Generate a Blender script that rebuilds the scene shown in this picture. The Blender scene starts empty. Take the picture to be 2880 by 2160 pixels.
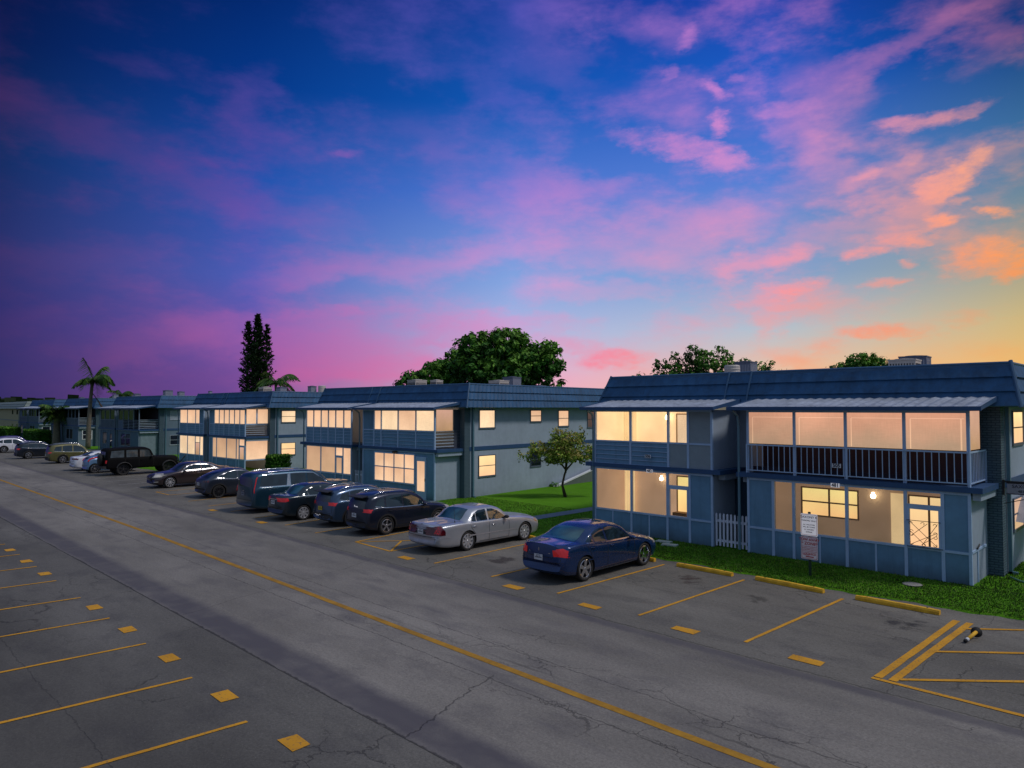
import bpy, bmesh, math, random
from mathutils import Vector, Matrix
from mathutils.bvhtree import BVHTree
R = math.radians
random.seed(11)
sc = bpy.context.scene
C = sc.collection
def s2l(c):
    return tuple(((v/255)/12.92 if v/255 <= .04045 else ((v/255+.055)/1.055)**2.4) for v in c)

# ------------------------------------------------------------------ object helpers
def tag(o, label=None, cat=None, group=None, kind=None):
    if label: o['label'] = label
    if cat: o['category'] = cat
    if group: o['group'] = group
    if kind: o['kind'] = kind
    return o
def empty(name, loc=(0,0,0), rz=0, label=None, cat=None, group=None):
    o = bpy.data.objects.new(name, None); C.objects.link(o)
    o.location = loc; o.rotation_euler = (0,0,rz); o.empty_display_size = .2
    return tag(o, label, cat, group)
def link(name, me, parent=None, mats=None, smooth=False):
    o = bpy.data.objects.new(name, me); C.objects.link(o)
    if parent: o.parent = parent
    for m in (mats or []): me.materials.append(m)
    if smooth:
        for p in me.polygons: p.use_smooth = True
    return o
class MB:
    """collects boxes, bars, tubes, quads in one mesh"""
    def __init__(s, T=None): s.v=[]; s.f=[]; s.m=[]; s.T=T
    def add(s, vs, fs, m=0):
        n=len(s.v); s.v += [s.T(*p) if s.T else tuple(p) for p in vs]
        s.f += [tuple(i+n for i in f) for f in fs]; s.m += [m]*len(fs)
        return s
    def box(s, x0,x1,y0,y1,z0,z1, m=0):
        if x0>x1: x0,x1=x1,x0
        if y0>y1: y0,y1=y1,y0
        if z0>z1: z0,z1=z1,z0
        return s.add([(x0,y0,z0),(x1,y0,z0),(x1,y1,z0),(x0,y1,z0),(x0,y0,z1),(x1,y0,z1),(x1,y1,z1),(x0,y1,z1)],
            [(0,3,2,1),(4,5,6,7),(0,1,5,4),(1,2,6,5),(2,3,7,6),(3,0,4,7)], m)
    def quad(s, a,b,c,d, m=0): return s.add([a,b,c,d],[(0,1,2,3)],m)
    def poly(s, pts, m=0): return s.add(pts,[tuple(range(len(pts)))],m)
    def tube(s, pts, rad, n=8, m=0, cap=True):
        pts=[Vector(p) for p in pts]; rad = rad if isinstance(rad,(list,tuple)) else [rad]*len(pts)
        vs=[]; fs=[]; up=None
        for i,p in enumerate(pts):
            d=(pts[min(i+1,len(pts)-1)]-pts[max(i-1,0)]).normalized()
            a=d.orthogonal().normalized() if up is None else (up-d*up.dot(d)).normalized()
            up=a; b=d.cross(a)
            for k in range(n):
                t=2*math.pi*k/n; vs.append(tuple(p+(a*math.cos(t)+b*math.sin(t))*rad[i]))
        for i in range(len(pts)-1):
            for k in range(n):
                k2=(k+1)%n; fs.append((i*n+k,i*n+k2,(i+1)*n+k2,(i+1)*n+k))
        if cap: fs += [tuple(range(n-1,-1,-1)), tuple((len(pts)-1)*n+k for k in range(n))]
        return s.add(vs,fs,m)
    def lathe(s, prof, n=24, axis='z', c=(0,0,0), m=0):
        vs=[];fs=[]
        for r,h in prof:
            for k in range(n):
                t=2*math.pi*k/n
                p=(r*math.cos(t),r*math.sin(t),h) if axis=='z' else (r*math.cos(t),h,r*math.sin(t))
                vs.append((p[0]+c[0],p[1]+c[1],p[2]+c[2]))
        for i in range(len(prof)-1):
            for k in range(n):
                k2=(k+1)%n; q=(i*n+k,i*n+k2,(i+1)*n+k2,(i+1)*n+k)
                fs.append(q if axis=='z' else q[::-1])
        return s.add(vs,fs,m)
    def build(s, name, mats, parent=None, smooth=False):
        me=bpy.data.meshes.new(name); me.from_pydata(s.v,[],s.f)
        if not isinstance(mats,(list,tuple)): mats=[mats]
        for m in mats: me.materials.append(m)
        me.polygons.foreach_set('material_index', s.m)
        me.update()
        return link(name, me, parent, None, smooth)
def text(name, body, size, mat, parent, loc, rot, align='CENTER', bold=.0):
    cu=bpy.data.curves.new(name,'FONT'); cu.body=body; cu.size=size; cu.align_x=align; cu.align_y='CENTER'; cu.offset=bold; cu.resolution_u=3
    tmp=bpy.data.objects.new(name+'_tmp',cu); C.objects.link(tmp)
    dg=bpy.context.evaluated_depsgraph_get(); me=bpy.data.meshes.new_from_object(tmp.evaluated_get(dg))
    bpy.data.objects.remove(tmp); bpy.data.curves.remove(cu)
    o=link(name, me, parent); me.materials.clear(); me.materials.append(mat)
    o.location=loc; o.rotation_euler=rot
    return o

# ------------------------------------------------------------------ node helpers
class NT:
    def __init__(s, tree): s.t=tree; s.n=tree.nodes; s.l=tree.links
    def node(s, typ, **kw):
        n=s.n.new(typ)
        for k,v in kw.items(): setattr(n,k,v)
        return n
    def put(s, sock, v):
        if isinstance(v, bpy.types.NodeSocket): s.l.new(v, sock)
        else: sock.default_value = v
    def math(s, op, a, b=None, c=None, clamp=False):
        n=s.node('ShaderNodeMath', operation=op, use_clamp=clamp); s.put(n.inputs[0],a)
        if b is not None: s.put(n.inputs[1],b)
        if c is not None: s.put(n.inputs[2],c)
        return n.outputs[0]
    def mix(s, f, a, b, blend='MIX'):
        n=s.node('ShaderNodeMix', data_type='RGBA', blend_type=blend); s.put(n.inputs[0],f)
        s.put(n.inputs[6], a if isinstance(a,bpy.types.NodeSocket) else tuple(a)+(1,) if len(a)==3 else a)
        s.put(n.inputs[7], b if isinstance(b,bpy.types.NodeSocket) else tuple(b)+(1,) if len(b)==3 else b)
        return n.outputs[2]
    def rng(s, v, a,b,c=0,d=1, interp='LINEAR'):
        n=s.node('ShaderNodeMapRange', interpolation_type=interp); s.put(n.inputs[0],v)
        for i,x in zip((1,2,3,4),(a,b,c,d)): n.inputs[i].default_value=x
        return n.outputs[0]
    def noise(s, vec, scale, detail=4, rough=.55, col=False, dist=0):
        n=s.node('ShaderNodeTexNoise'); s.put(n.inputs['Vector'],vec); n.inputs['Scale'].default_value=scale
        n.inputs['Detail'].default_value=detail; n.inputs['Roughness'].default_value=rough; n.inputs['Distortion'].default_value=dist
        return n.outputs[1 if col else 0]
    def ramp(s, f, stops, interp='LINEAR'):
        n=s.node('ShaderNodeValToRGB'); s.put(n.inputs[0],f); cr=n.color_ramp; cr.interpolation=interp
        while len(cr.elements)<len(stops): cr.elements.new(.5)
        for e,(p,c) in zip(cr.elements,stops): e.position=p; e.color=tuple(c)+(1,) if len(c)==3 else c
        return n.outputs[0]
    def mapping(s, v, loc=(0,0,0), rot=(0,0,0), scale=(1,1,1), typ='POINT'):
        n=s.node('ShaderNodeMapping', vector_type=typ); s.put(n.inputs[0],v)
        n.inputs[1].default_value=loc; n.inputs[2].default_value=rot; n.inputs[3].default_value=scale
        return n.outputs[0]
    def sep(s, v):
        n=s.node('ShaderNodeSeparateXYZ'); s.put(n.inputs[0],v); return n.outputs
    def comb(s, x,y,z=0):
        n=s.node('ShaderNodeCombineXYZ'); s.put(n.inputs[0],x); s.put(n.inputs[1],y); s.put(n.inputs[2],z); return n.outputs[0]
    def bump(s, h, strength=.3, dist=.02):
        n=s.node('ShaderNodeBump'); s.put(n.inputs['Height'],h); n.inputs['Strength'].default_value=strength; n.inputs['Distance'].default_value=dist
        return n.outputs[0]
def mat(name):
    m=bpy.data.materials.new(name); m.use_nodes=True; nt=NT(m.node_tree)
    b=m.node_tree.nodes['Principled BSDF']
    return m, nt, b
_M={}
def surf(name, col, rough=.7, metal=0, var=.12, scale=3, bump=0, bscale=40, coat=0, spec=.5, grime=0):
    """painted or plain surface with uneven tone, grime and optional bump"""
    if name in _M: return _M[name]
    m,nt,b=mat(name); tc=nt.node('ShaderNodeTexCoord'); geo=nt.node('ShaderNodeNewGeometry')
    v=geo.outputs['Position']
    n1=nt.noise(v,scale,5,.6); n2=nt.noise(v,scale*7,3,.6)
    f=nt.math('ADD', nt.math('MULTIPLY',n1,.65), nt.math('MULTIPLY',n2,.35))
    lo=tuple(c*(1-var*1.6) for c in col); hi=tuple(min(1,c*(1+var*1.6)) for c in col)
    c=nt.mix(nt.rng(f,.3,.7),lo,hi)
    if grime:
        st=nt.noise(nt.mapping(v,scale=(4,4,.35)),1,5,.65); c=nt.mix(nt.rng(st,.50,.72,0,grime),c,tuple(x*.5 for x in col))
        z=nt.sep(v)[2]; low=nt.math('MULTIPLY',nt.rng(nt.math('ADD',z,nt.math('MULTIPLY',n1,.5)),.75,.25,0,1),grime*1.2); c=nt.mix(low,c,(.05,.06,.05))
        pt=nt.noise(v,.35,3,.5); c=nt.mix(nt.rng(pt,.5,.7,0,grime*.6),c,tuple(min(1,x*1.35) for x in col))
    nt.l.new(c,b.inputs['Base Color']); b.inputs['Metallic'].default_value=metal
    nt.l.new(nt.rng(n2,.3,.7,max(.02,rough-.06),min(1,rough+.06)), b.inputs['Roughness'])
    b.inputs['Specular IOR Level'].default_value=spec
    b.inputs['Coat Weight'].default_value=coat; b.inputs['Coat Roughness'].default_value=.04
    if bump: nt.l.new(nt.bump(nt.noise(v,bscale,3,.6),bump,.01), b.inputs['Normal'])
    _M[name]=m; return m

# ------------------------------------------------------------------ materials
WALL=surf('stucco blue grey',(.330,.405,.510),.85,var=.09,scale=.5,bump=.5,bscale=22,grime=.16)
FRONT=surf('painted panel blue',(.135,.275,.430),.75,var=.12,scale=.7,bump=.2,bscale=60,grime=.5)
PANELGREY=surf('grey infill panel',(.25,.31,.36),.8,var=.06)
TRIM=surf('trim periwinkle',(.38,.53,.76),.55,var=.08,scale=2)
SLABM=surf('slab edge navy',(.022,.075,.190),.6,var=.1)
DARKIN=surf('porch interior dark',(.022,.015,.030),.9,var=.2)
def glowwall(name,col,em,st):  # room light put into porch walls, door leaf and curtains as their own glow
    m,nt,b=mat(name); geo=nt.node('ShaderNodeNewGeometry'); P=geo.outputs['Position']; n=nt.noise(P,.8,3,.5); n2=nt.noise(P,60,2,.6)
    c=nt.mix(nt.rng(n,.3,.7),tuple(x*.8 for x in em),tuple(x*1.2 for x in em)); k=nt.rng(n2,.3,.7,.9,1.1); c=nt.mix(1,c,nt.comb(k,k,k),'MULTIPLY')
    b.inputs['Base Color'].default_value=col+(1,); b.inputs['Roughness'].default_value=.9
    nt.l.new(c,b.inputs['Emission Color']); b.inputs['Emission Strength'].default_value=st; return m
TAN=glowwall('glowing porch wall tan',(.45,.34,.24),s2l((208,168,136)),.46)
TANDIM=glowwall('glowing porch wall tan dim',(.40,.31,.22),s2l((182,148,120)),.34)
CREAM=glowwall('glowing cream wall',(.6,.48,.34),s2l((250,214,166)),.80)
LEAFDOOR=glowwall('glowing door leaf',(.6,.5,.34),s2l((240,205,150)),.75)
WHITE=surf('white paint',(.72,.74,.80),.5,var=.06)
GATEW=surf('white picket paint',(.62,.66,.80),.55,var=.08)
METALW=surf('awning metal',(.38,.42,.50),.5,.2,var=.25,scale=1.2,grime=.7)
ROOFM=surf('mansard tile blue',(.020,.092,.210),.7,var=.25,scale=1.3,bump=.3,bscale=20,grime=.6)
ROOFCAP=surf('roof cap blue',(.035,.105,.21),.5,var=.1)
DECK=surf('roof deck',(.28,.28,.3),.9)
PIPE=surf('downspout paint',(.10,.20,.27),.5,var=.08)
CONC=surf('concrete',(.28,.27,.26),.9,var=.2,bump=.3)
YELLOWM=surf('wheel stop yellow',(.78,.40,.02),.75,var=.25,scale=5,bump=.4,bscale=25)
BLACK=surf('black rubber',(.012,.012,.013),.75,var=.2)
BLKPL=surf('black plastic',(.02,.02,.022),.6,var=.15)
CHROME=surf('chrome',(.75,.75,.78),.12,1,var=.03)
ALLOY=surf('alloy',(.50,.50,.54),.28,.9,var=.05)
HUB=surf('hubcap silver',(.55,.56,.60),.35,.6,var=.05)
DARKM=surf('dark metal',(.03,.03,.035),.4,.5)
INK=surf('sign ink',(.02,.025,.05),.6)
REDINK=surf('sign red',(.50,.02,.03),.6)
SIGNW=surf('sign white glow',(.92,.90,.93),.45,var=.02)
SIGNW.node_tree.nodes['Principled BSDF'].inputs['Emission Color'].default_value=(1,.95,1,1); SIGNW.node_tree.nodes['Principled BSDF'].inputs['Emission Strength'].default_value=.22  # faint glow added to brighten the white panels; they hold no lamp
PLATEW=surf('number plate white',(.62,.64,.68),.5,var=.1)
PLATEY=surf('number plate yellow',(.65,.50,.03),.5,var=.05)
BARK=surf('bark',(.07,.05,.035),.95,var=.35,scale=8,bump=.8,bscale=20)
ACM=surf('condenser beige',(.55,.50,.46),.6,var=.08)
ACD=surf('condenser grey',(.13,.15,.22),.6,var=.1)
ACL=surf('condenser dark slot',(.03,.03,.04),.7)
def brick():
    m,nt,b=mat('painted brick'); tc=nt.node('ShaderNodeNewGeometry'); p=nt.sep(tc.outputs['Position'])
    bt=nt.node('ShaderNodeTexBrick'); nt.put(bt.inputs['Vector'], nt.comb(nt.math('ADD',p[0],p[1]),p[2]))
    bt.inputs['Scale'].default_value=1; bt.inputs['Brick Width'].default_value=.22; bt.inputs['Row Height'].default_value=.075; bt.inputs['Mortar Size'].default_value=.012
    bt.inputs['Color1'].default_value=(.07,.125,.17,1); bt.inputs['Color2'].default_value=(.09,.15,.195,1); bt.inputs['Mortar'].default_value=(.03,.06,.09,1)
    nt.l.new(bt.outputs[0],b.inputs['Base Color']); b.inputs['Roughness'].default_value=.8
    nt.l.new(nt.bump(nt.math('SUBTRACT',1,bt.outputs[1]),.8,.02),b.inputs['Normal']); return m
BRICK=brick()
def glow(name, top, bot, strength=1.0, weave=.08, xvar=.15):
    """lit pane: fabric or curtain behind glass, warm light behind it"""
    m,nt,b=mat(name); tc=nt.node('ShaderNodeTexCoord'); g=nt.sep(tc.outputs['Generated'])
    geo=nt.node('ShaderNodeNewGeometry'); pos=geo.outputs['Position']
    n=nt.noise(pos,1.3,3,.5); wv=nt.noise(nt.mapping(pos,scale=(30,30,3)),1,2,.5); wh=nt.noise(nt.mapping(pos,scale=(5,5,45)),1,2,.5)
    z=nt.math('ADD',g[2],nt.math('MULTIPLY',nt.math('SUBTRACT',n,.5),.7),clamp=True)
    c=nt.mix(z,s2l(bot),s2l(top))
    k=nt.math('ADD',1-weave,nt.math('MULTIPLY',nt.math('ADD',wv,wh),weave))
    k=nt.math('MULTIPLY',k,nt.rng(nt.noise(pos,.55,2,.5),.3,.7,1-xvar,1+xvar))
    c=nt.mix(1.0,c,nt.comb(k,k,k),'MULTIPLY')
    b.inputs['Base Color'].default_value=(.04,.03,.03,1); b.inputs['Roughness'].default_value=.25
    nt.l.new(c,b.inputs['Emission Color']); b.inputs['Emission Strength'].default_value=strength
    m.cycles.emission_sampling='NONE' if hasattr(m,'cycles') else None
    return m
G_SHADE=glow('lit roller shade',(240,172,138),(194,160,130),.82,.18)
G_SHADE2=glow('lit side shade',(225,175,150),(190,150,110),.85,.12)
G_EDGE=glow('lit shade edge',(248,190,155),(235,190,150),.90,.05)
G_PEACH=glow('lit peach blind',(240,188,148),(250,206,166),.93,.25)
G_BRIGHT=glow('lit bright window',(255,218,155),(255,200,150),1.05,.1)
G_YEL=glow('lit yellow room',(255,228,146),(255,200,132),1.1,.06)
G_CREAM=glow('lit cream blind',(248,208,165),(252,218,176),1.0,.35)
G_DULL=glow('lit tan screen',(205,160,125),(222,180,140),.85,.12)
G_DIM=glow('dim window',(120,90,85),(90,70,70),.5,.1)
def lamp_mat():
    m,nt,b=mat('globe lamp'); b.inputs['Emission Color'].default_value=(1,.80,.52,1); b.inputs['Emission Strength'].default_value=9; return m
LAMP=lamp_mat()
def glassm(name, col, rough=.04, alpha=None, spec=.8):
    m,nt,b=mat(name); geo=nt.node('ShaderNodeNewGeometry'); n=nt.noise(geo.outputs['Position'],2.2,2,.5)
    nt.l.new(nt.mix(nt.rng(n,.35,.65),tuple(c*.6 for c in col),tuple(c*1.4 for c in col)),b.inputs['Base Color'])
    b.inputs['Roughness'].default_value=rough; b.inputs['Specular IOR Level'].default_value=spec; b.inputs['Coat Weight'].default_value=.6; b.inputs['Coat Roughness'].default_value=.02
    if alpha is not None: b.inputs['Alpha'].default_value=alpha
    return m
DKGLASS=glassm('dark window glass',(.012,.016,.026))
CARGLASS=glassm('tinted car glass',(.010,.022,.030))
TEALGLASS=glassm('teal car glass',(.02,.075,.09))
SCREEN=glassm('porch screen',(.20,.14,.10),.35,.10,.2)
def redlens():
    m,nt,b=mat('red lens'); b.inputs['Base Color'].default_value=(.42,.008,.012,1); b.inputs['Roughness'].default_value=.12; b.inputs['Coat Weight'].default_value=1
    b.inputs['Emission Color'].default_value=(.8,.01,.01,1); b.inputs['Emission Strength'].default_value=.12; return m
REDL=redlens()
DREDL=glassm('dark red lens',(.10,.004,.01),.12)
CLEARL=glassm('head lamp lens',(.45,.42,.38),.15)
AMBERL=glassm('amber lens',(.60,.26,.05),.2)
def paint(name,col,metal=.55,rough=.28,coat=.8):
    m,nt,b=mat(name); geo=nt.node('ShaderNodeNewGeometry'); v=geo.outputs['Position']
    n=nt.noise(v,1.5,4,.6); nt.l.new(nt.mix(nt.rng(n,.3,.7),tuple(c*.88 for c in col),tuple(min(1,c*1.1) for c in col)),b.inputs['Base Color'])
    z=nt.sep(v)[2]; dust=nt.rng(z,.65,.15,0,.12)
    nt.l.new(nt.math('ADD',rough,nt.math('MULTIPLY',nt.noise(v,9,4,.6),.1)),b.inputs['Roughness'])
    b.inputs['Metallic'].default_value=metal; b.inputs['Coat Weight'].default_value=coat; b.inputs['Coat Roughness'].default_value=.05
    fl=nt.noise(v,900,1,.5); nt.l.new(nt.bump(fl,.04,.001),b.inputs['Normal'])
    return m

# ------------------------------------------------------------------ ground materials
def asphalt(name, col, kind):
    m,nt,b=mat(name); geo=nt.node('ShaderNodeNewGeometry'); P=geo.outputs['Position']; p=nt.sep(P)
    big=nt.noise(nt.mapping(P,scale=(.12,.35,1)),1,5,.6); mid=nt.noise(nt.mapping(P,scale=(.7,1.2,1)),1,5,.65); fine=nt.noise(P,24,4,.8); fin2=nt.noise(P,13,3,.8)
    c=nt.mix(nt.rng(big,.3,.7),tuple(x*.68 for x in col),tuple(x*1.30 for x in col))
    c=nt.mix(nt.rng(mid,.50,.66,0,.60),c,tuple(x*y for x,y in zip(col,(.64,.64,.70))))
    k=nt.math('ADD',-.05,nt.math('ADD',nt.math('MULTIPLY',fine,1.35),nt.math('MULTIPLY',fin2,.75)))
    c=nt.mix(1,c,nt.comb(k,k,k),'MULTIPLY')
    # light aggregate specks
    sp=nt.noise(P,30,2,.5); c=nt.mix(nt.rng(sp,.66,.74,0,.55),c,(.30,.29,.27))
    wob=nt.math('MULTIPLY',nt.math('SUBTRACT',nt.noise(P,.8,4,.6),.5),.5); wob2=nt.math('MULTIPLY',nt.math('SUBTRACT',nt.noise(P,5,4,.7),.5),.16)
    yy=nt.math('ADD',p[1],nt.math('ADD',nt.math('MULTIPLY',wob,.35),wob2)); xx=nt.math('ADD',p[0],nt.math('ADD',wob,wob2))
    def line(v,c0,w=.012,s=1):  # dark joint
        return nt.rng(nt.math('ABSOLUTE',nt.math('SUBTRACT',v,c0)),w,w*2.4,s,0)
    dark=None
    def add(a):
        nonlocal dark
        dark = a if dark is None else nt.math('MAXIMUM',dark,a)
    # wandering cracks = cell borders, masked to worn zones
    vo=nt.node('ShaderNodeTexVoronoi',feature='DISTANCE_TO_EDGE'); w=nt.noise(P,1.6,5,.65,True)
    vm=nt.node('ShaderNodeVectorMath',operation='MULTIPLY_ADD'); nt.put(vm.inputs[0],w); vm.inputs[1].default_value=(.9,.9,0); nt.put(vm.inputs[2],P)
    nt.put(vo.inputs['Vector'],nt.mapping(vm.outputs[0],scale=(.55,.9,0))); vo.inputs['Scale'].default_value=1
    cr=nt.rng(vo.outputs['Distance'],.003,.013,1,0)
    zone=nt.noise(nt.mapping(P,scale=(.22,.4,1),loc=(3.3,1,0)),1,2,.5)
    if kind=='road':
        near=nt.rng(nt.math('ABSOLUTE',nt.math('SUBTRACT',p[1],9.85)),.7,1.6,1,0)
        east=nt.rng(p[0],-16,-9,.0,1)
        add(nt.math('MULTIPLY',cr,nt.math('MULTIPLY',nt.math('MAXIMUM',nt.math('MULTIPLY',near,nt.rng(zone,.42,.5)),nt.rng(zone,.62,.66)),nt.math('ADD',.2,nt.math('MULTIPLY',east,.55)))))
        add(line(yy,9.15,.006,.8)); add(line(yy,10.55,.006,.75)); add(nt.math('MULTIPLY',line(yy,10.05,.02,.5),nt.rng(zone,.45,.55)))
        for a,dx in ((-9.6,.35),(-19,.3),(-30,.3)): 
            add(nt.math('MULTIPLY',line(nt.math('ADD',xx,nt.math('MULTIPLY',yy,dx)),a+3,.010,.75),nt.rng(p[1],9.2,9.4,1,0) if a==-9.6 else .55))
        edge=nt.math('MAXIMUM',nt.rng(nt.math('ABSOLUTE',nt.math('SUBTRACT',yy,7.0)),.24,.55,1,0),nt.rng(nt.math('ABSOLUTE',nt.math('SUBTRACT',yy,13.42)),.10,.26,.85,0))
        c=nt.mix(nt.math('MULTIPLY',edge,nt.rng(nt.noise(P,.9,3,.6),.25,.55,.5,.95)),c,tuple(x*y for x,y in zip(col,(.44,.44,.56))))
        # tyre darkening
        st=nt.noise(nt.mapping(P,scale=(.25,1.1,1),loc=(9,2,0)),1,3,.6); c=nt.mix(nt.rng(st,.58,.72,0,.6),c,tuple(x*y for x,y in zip(col,(.55,.55,.66))))
        add(line(yy,6.6,.018,.9))
    else:
        add(nt.math('MULTIPLY',cr,nt.rng(zone,.52,.6,0,.7)))
        add(line(yy,16.9 if kind=='right' else 3.2,.005,.5))
        if kind=='right':
            add(nt.math('MULTIPLY',line(yy,13.62,.012,.7),.9))
            for a in (-5.0,-14.2,-24,-3.1): add(line(nt.math('SUBTRACT',xx,nt.math('MULTIPLY',yy,.05)),a,.006,.5))
            ox=nt.math('FRACT',nt.math('DIVIDE',nt.math('ADD',p[0],.0),2.7)); 
            oil=nt.noise(nt.mapping(P,scale=(1.5,1.5,1),loc=(1,8,0)),1,4,.7)
            c=nt.mix(nt.math('MULTIPLY',nt.rng(oil,.60,.72,0,.6),nt.rng(p[1],16,17.5)),c,tuple(x*.35 for x in col))
            for (sx,sy,sr,sc_) in ((-11.2,18.55,.45,(.030,.014,.012)),(-5.6,18.3,.45,(.010,.010,.020)),(-16.9,16.55,.5,(.022,.014,.014)),(-8.6,17.9,.35,(.05,.045,.04)),(-19.9,16.6,.7,(.02,.018,.02)),(-24.6,16.5,.7,(.02,.018,.02))):
                ds=nt.node('ShaderNodeVectorMath',operation='DISTANCE'); nt.put(ds.inputs[0],nt.comb(xx,yy,0)); ds.inputs[1].default_value=(sx,sy,0)
                c=nt.mix(nt.math('MULTIPLY',nt.rng(nt.math('ADD',ds.outputs['Value'],nt.math('MULTIPLY',nt.math('SUBTRACT',oil,.5),2.2)),sr*.35,sr,1,0),nt.rng(fin2,.3,.6,.3,.9)),c,sc_)
        else:
            c=nt.mix(nt.math('MULTIPLY',nt.rng(nt.math('ADD',p[1],nt.math('MULTIPLY',big,4)),8.2,2.0,0.10,.85),1),c,tuple(x*.30 for x in col))  # lens corner falloff painted into the colour of the left lot
    c=nt.mix(nt.math('MULTIPLY',dark,.72),c,(.010,.009,.012))
    nt.l.new(c,b.inputs['Base Color']); b.inputs['Roughness'].default_value=.88; b.inputs['Specular IOR Level'].default_value=.3
    h=nt.math('SUBTRACT',nt.math('ADD',nt.math('MULTIPLY',fine,.6),nt.math('MULTIPLY',fin2,.3)),nt.math('MULTIPLY',dark,1.5))
    nt.l.new(nt.bump(h,.6,.012),b.inputs['Normal'])
    return m
ROADM=asphalt('worn road asphalt',(.200,.184,.165),'road')
LOTR=asphalt('parking asphalt right',(.150,.140,.124),'right')
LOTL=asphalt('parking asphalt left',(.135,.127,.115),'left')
def linepaint():
    m,nt,b=mat('yellow line paint'); geo=nt.node('ShaderNodeNewGeometry'); P=geo.outputs['Position']
    n=nt.noise(P,14,5,.75); n2=nt.noise(P,1.2,3,.5)
    c=nt.mix(nt.rng(n2,.3,.7),(.52,.24,.006),(.70,.33,.010))
    c=nt.mix(nt.rng(n,.55,.66,0,.85),c,(.11,.09,.07)); 
    nt.l.new(c,b.inputs['Base Color']); b.inputs['Roughness'].default_value=.8
    nt.l.new(nt.bump(nt.noise(P,60,3,.7),.5,.006),b.inputs['Normal']); return m
LINEM=linepaint()
PALEL=surf('faded white line',(.42,.40,.40),.85,var=.3,scale=6)
def grassm(name,a,bc):
    m,nt,b=mat(name); geo=nt.node('ShaderNodeNewGeometry'); P=geo.outputs['Position']
    n=nt.noise(P,.5,5,.65); f=nt.noise(P,22,3,.8); d=nt.noise(P,2.2,4,.7)
    c=nt.mix(nt.rng(n,.3,.7),a,bc); c=nt.mix(nt.rng(f,.3,.75,0,.7),c,tuple(x*1.9 for x in bc)); c=nt.mix(nt.rng(d,.6,.75,0,.5),c,(.10,.085,.02))
    nt.l.new(c,b.inputs['Base Color']); b.inputs['Roughness'].default_value=.95; b.inputs['Specular IOR Level'].default_value=.1
    nt.l.new(nt.bump(f,.9,.05),b.inputs['Normal']); return m
GRASSM=grassm('lawn',(.045,.135,.005),(.085,.235,.010))
GROUNDM=grassm('far ground',(.02,.045,.008),(.04,.07,.012))
def leafm(name,col,emit=0):
    m,nt,b=mat(name); geo=nt.node('ShaderNodeNewGeometry'); n=nt.noise(geo.outputs['Position'],1.1,3,.6)
    nt.l.new(nt.mix(nt.rng(n,.3,.7),tuple(c*.55 for c in col),tuple(c*1.45 for c in col)),b.inputs['Base Color']); b.inputs['Roughness'].default_value=.6; b.inputs['Specular IOR Level'].default_value=.25
    return m
LEAF=[leafm('leaf dark',(.014,.055,.006)),leafm('leaf mid',(.040,.140,.012)),leafm('leaf light',(.12,.27,.025))]
LEAFD=[leafm('needle dark',(.008,.022,.006)),leafm('needle mid',(.014,.038,.008)),leafm('needle light',(.025,.055,.012))]
LEAFR=[leafm('young leaf dark',(.13,.18,.02)),leafm('young leaf mid',(.24,.34,.04)),leafm('young leaf red',(.34,.29,.07))]
PALML=[leafm('palm dark',(.016,.045,.008)),leafm('palm mid',(.035,.095,.012)),leafm('palm light',(.08,.13,.02))]
GBL=[leafm('grass blade dark',(.038,.105,.005)),leafm('grass blade mid',(.066,.170,.009)),leafm('grass blade light',(.16,.20,.04))]

# ------------------------------------------------------------------ dusk sky (world)
w=bpy.data.worlds.new("World"); sc.world=w; w.use_nodes=True
nt=NT(w.node_tree); bg=w.node_tree.nodes['Background']
tc=nt.node('ShaderNodeTexCoord'); V=tc.outputs['Generated']; X,Y,Z=nt.sep(V)
D=180/math.pi
az=nt.math('MULTIPLY',nt.math('ARCTAN2',X,Y),D)        # degrees from +Y towards +X
el=nt.math('MULTIPLY',nt.math('ARCSINE',Z),D)
EL=[0.0,2.5,6.0,10.0,17.0,23.5,30.0]
COLS=[-81,-65,-45,-25,-9]
BASE=[[(50,44,98),(52,48,104),(50,48,110),(44,50,110),(14,44,98),(8,28,80),(6,14,56)],
      [(112,74,146),(116,78,154),(106,88,172),(74,94,182),(32,82,172),(6,56,136),(4,38,106)],
      [(240,178,190),(228,172,208),(176,184,226),(134,166,224),(80,122,212),(18,88,180),(18,66,156)],
      [(248,185,140),(236,192,160),(180,192,205),(130,162,208),(88,128,212),(28,96,200),(26,62,168)],
      [(238,182,104),(238,188,112),(205,182,128),(148,158,146),(66,116,162),(10,62,130),(0,30,90)]]
CLD=[[(66,48,100),(66,50,104),(78,52,108),(74,52,108),(80,50,106),(55,38,90),(25,18,62)],
     [(168,88,154),(174,92,160),(160,96,172),(138,96,180),(106,76,164),(82,72,158),(62,60,146)],
     [(250,140,172),(248,128,170),(226,138,192),(218,158,212),(172,128,208),(106,100,198),(94,88,188)],
     [(255,160,90),(255,155,105),(255,150,138),(250,155,172),(240,150,200),(226,142,212),(196,124,202)],
     [(255,175,90),(255,172,80),(255,142,72),(255,158,86),(255,172,122),(196,118,146),(96,66,126)]]
fe=nt.math('DIVIDE',el,40.0,clamp=True)
def grid(tab, back):
    ramps=[nt.ramp(fe,[(e/40,s2l(c)) for e,c in zip(EL,row)]+[(.92,s2l((38,70,140)))]) for row in tab]
    out=ramps[0]
    for i in range(1,5): out=nt.mix(nt.rng(az,COLS[i-1],COLS[i],interp='LINEAR'),out,ramps[i])
    return out
base=grid(BASE,None); cloud=grid(CLD,None)
cs=nt.mapping(V,scale=(1,1,2.2))
wn=nt.noise(cs,5,5,.6,True); wf=nt.noise(cs,16,5,.62,True)
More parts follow.
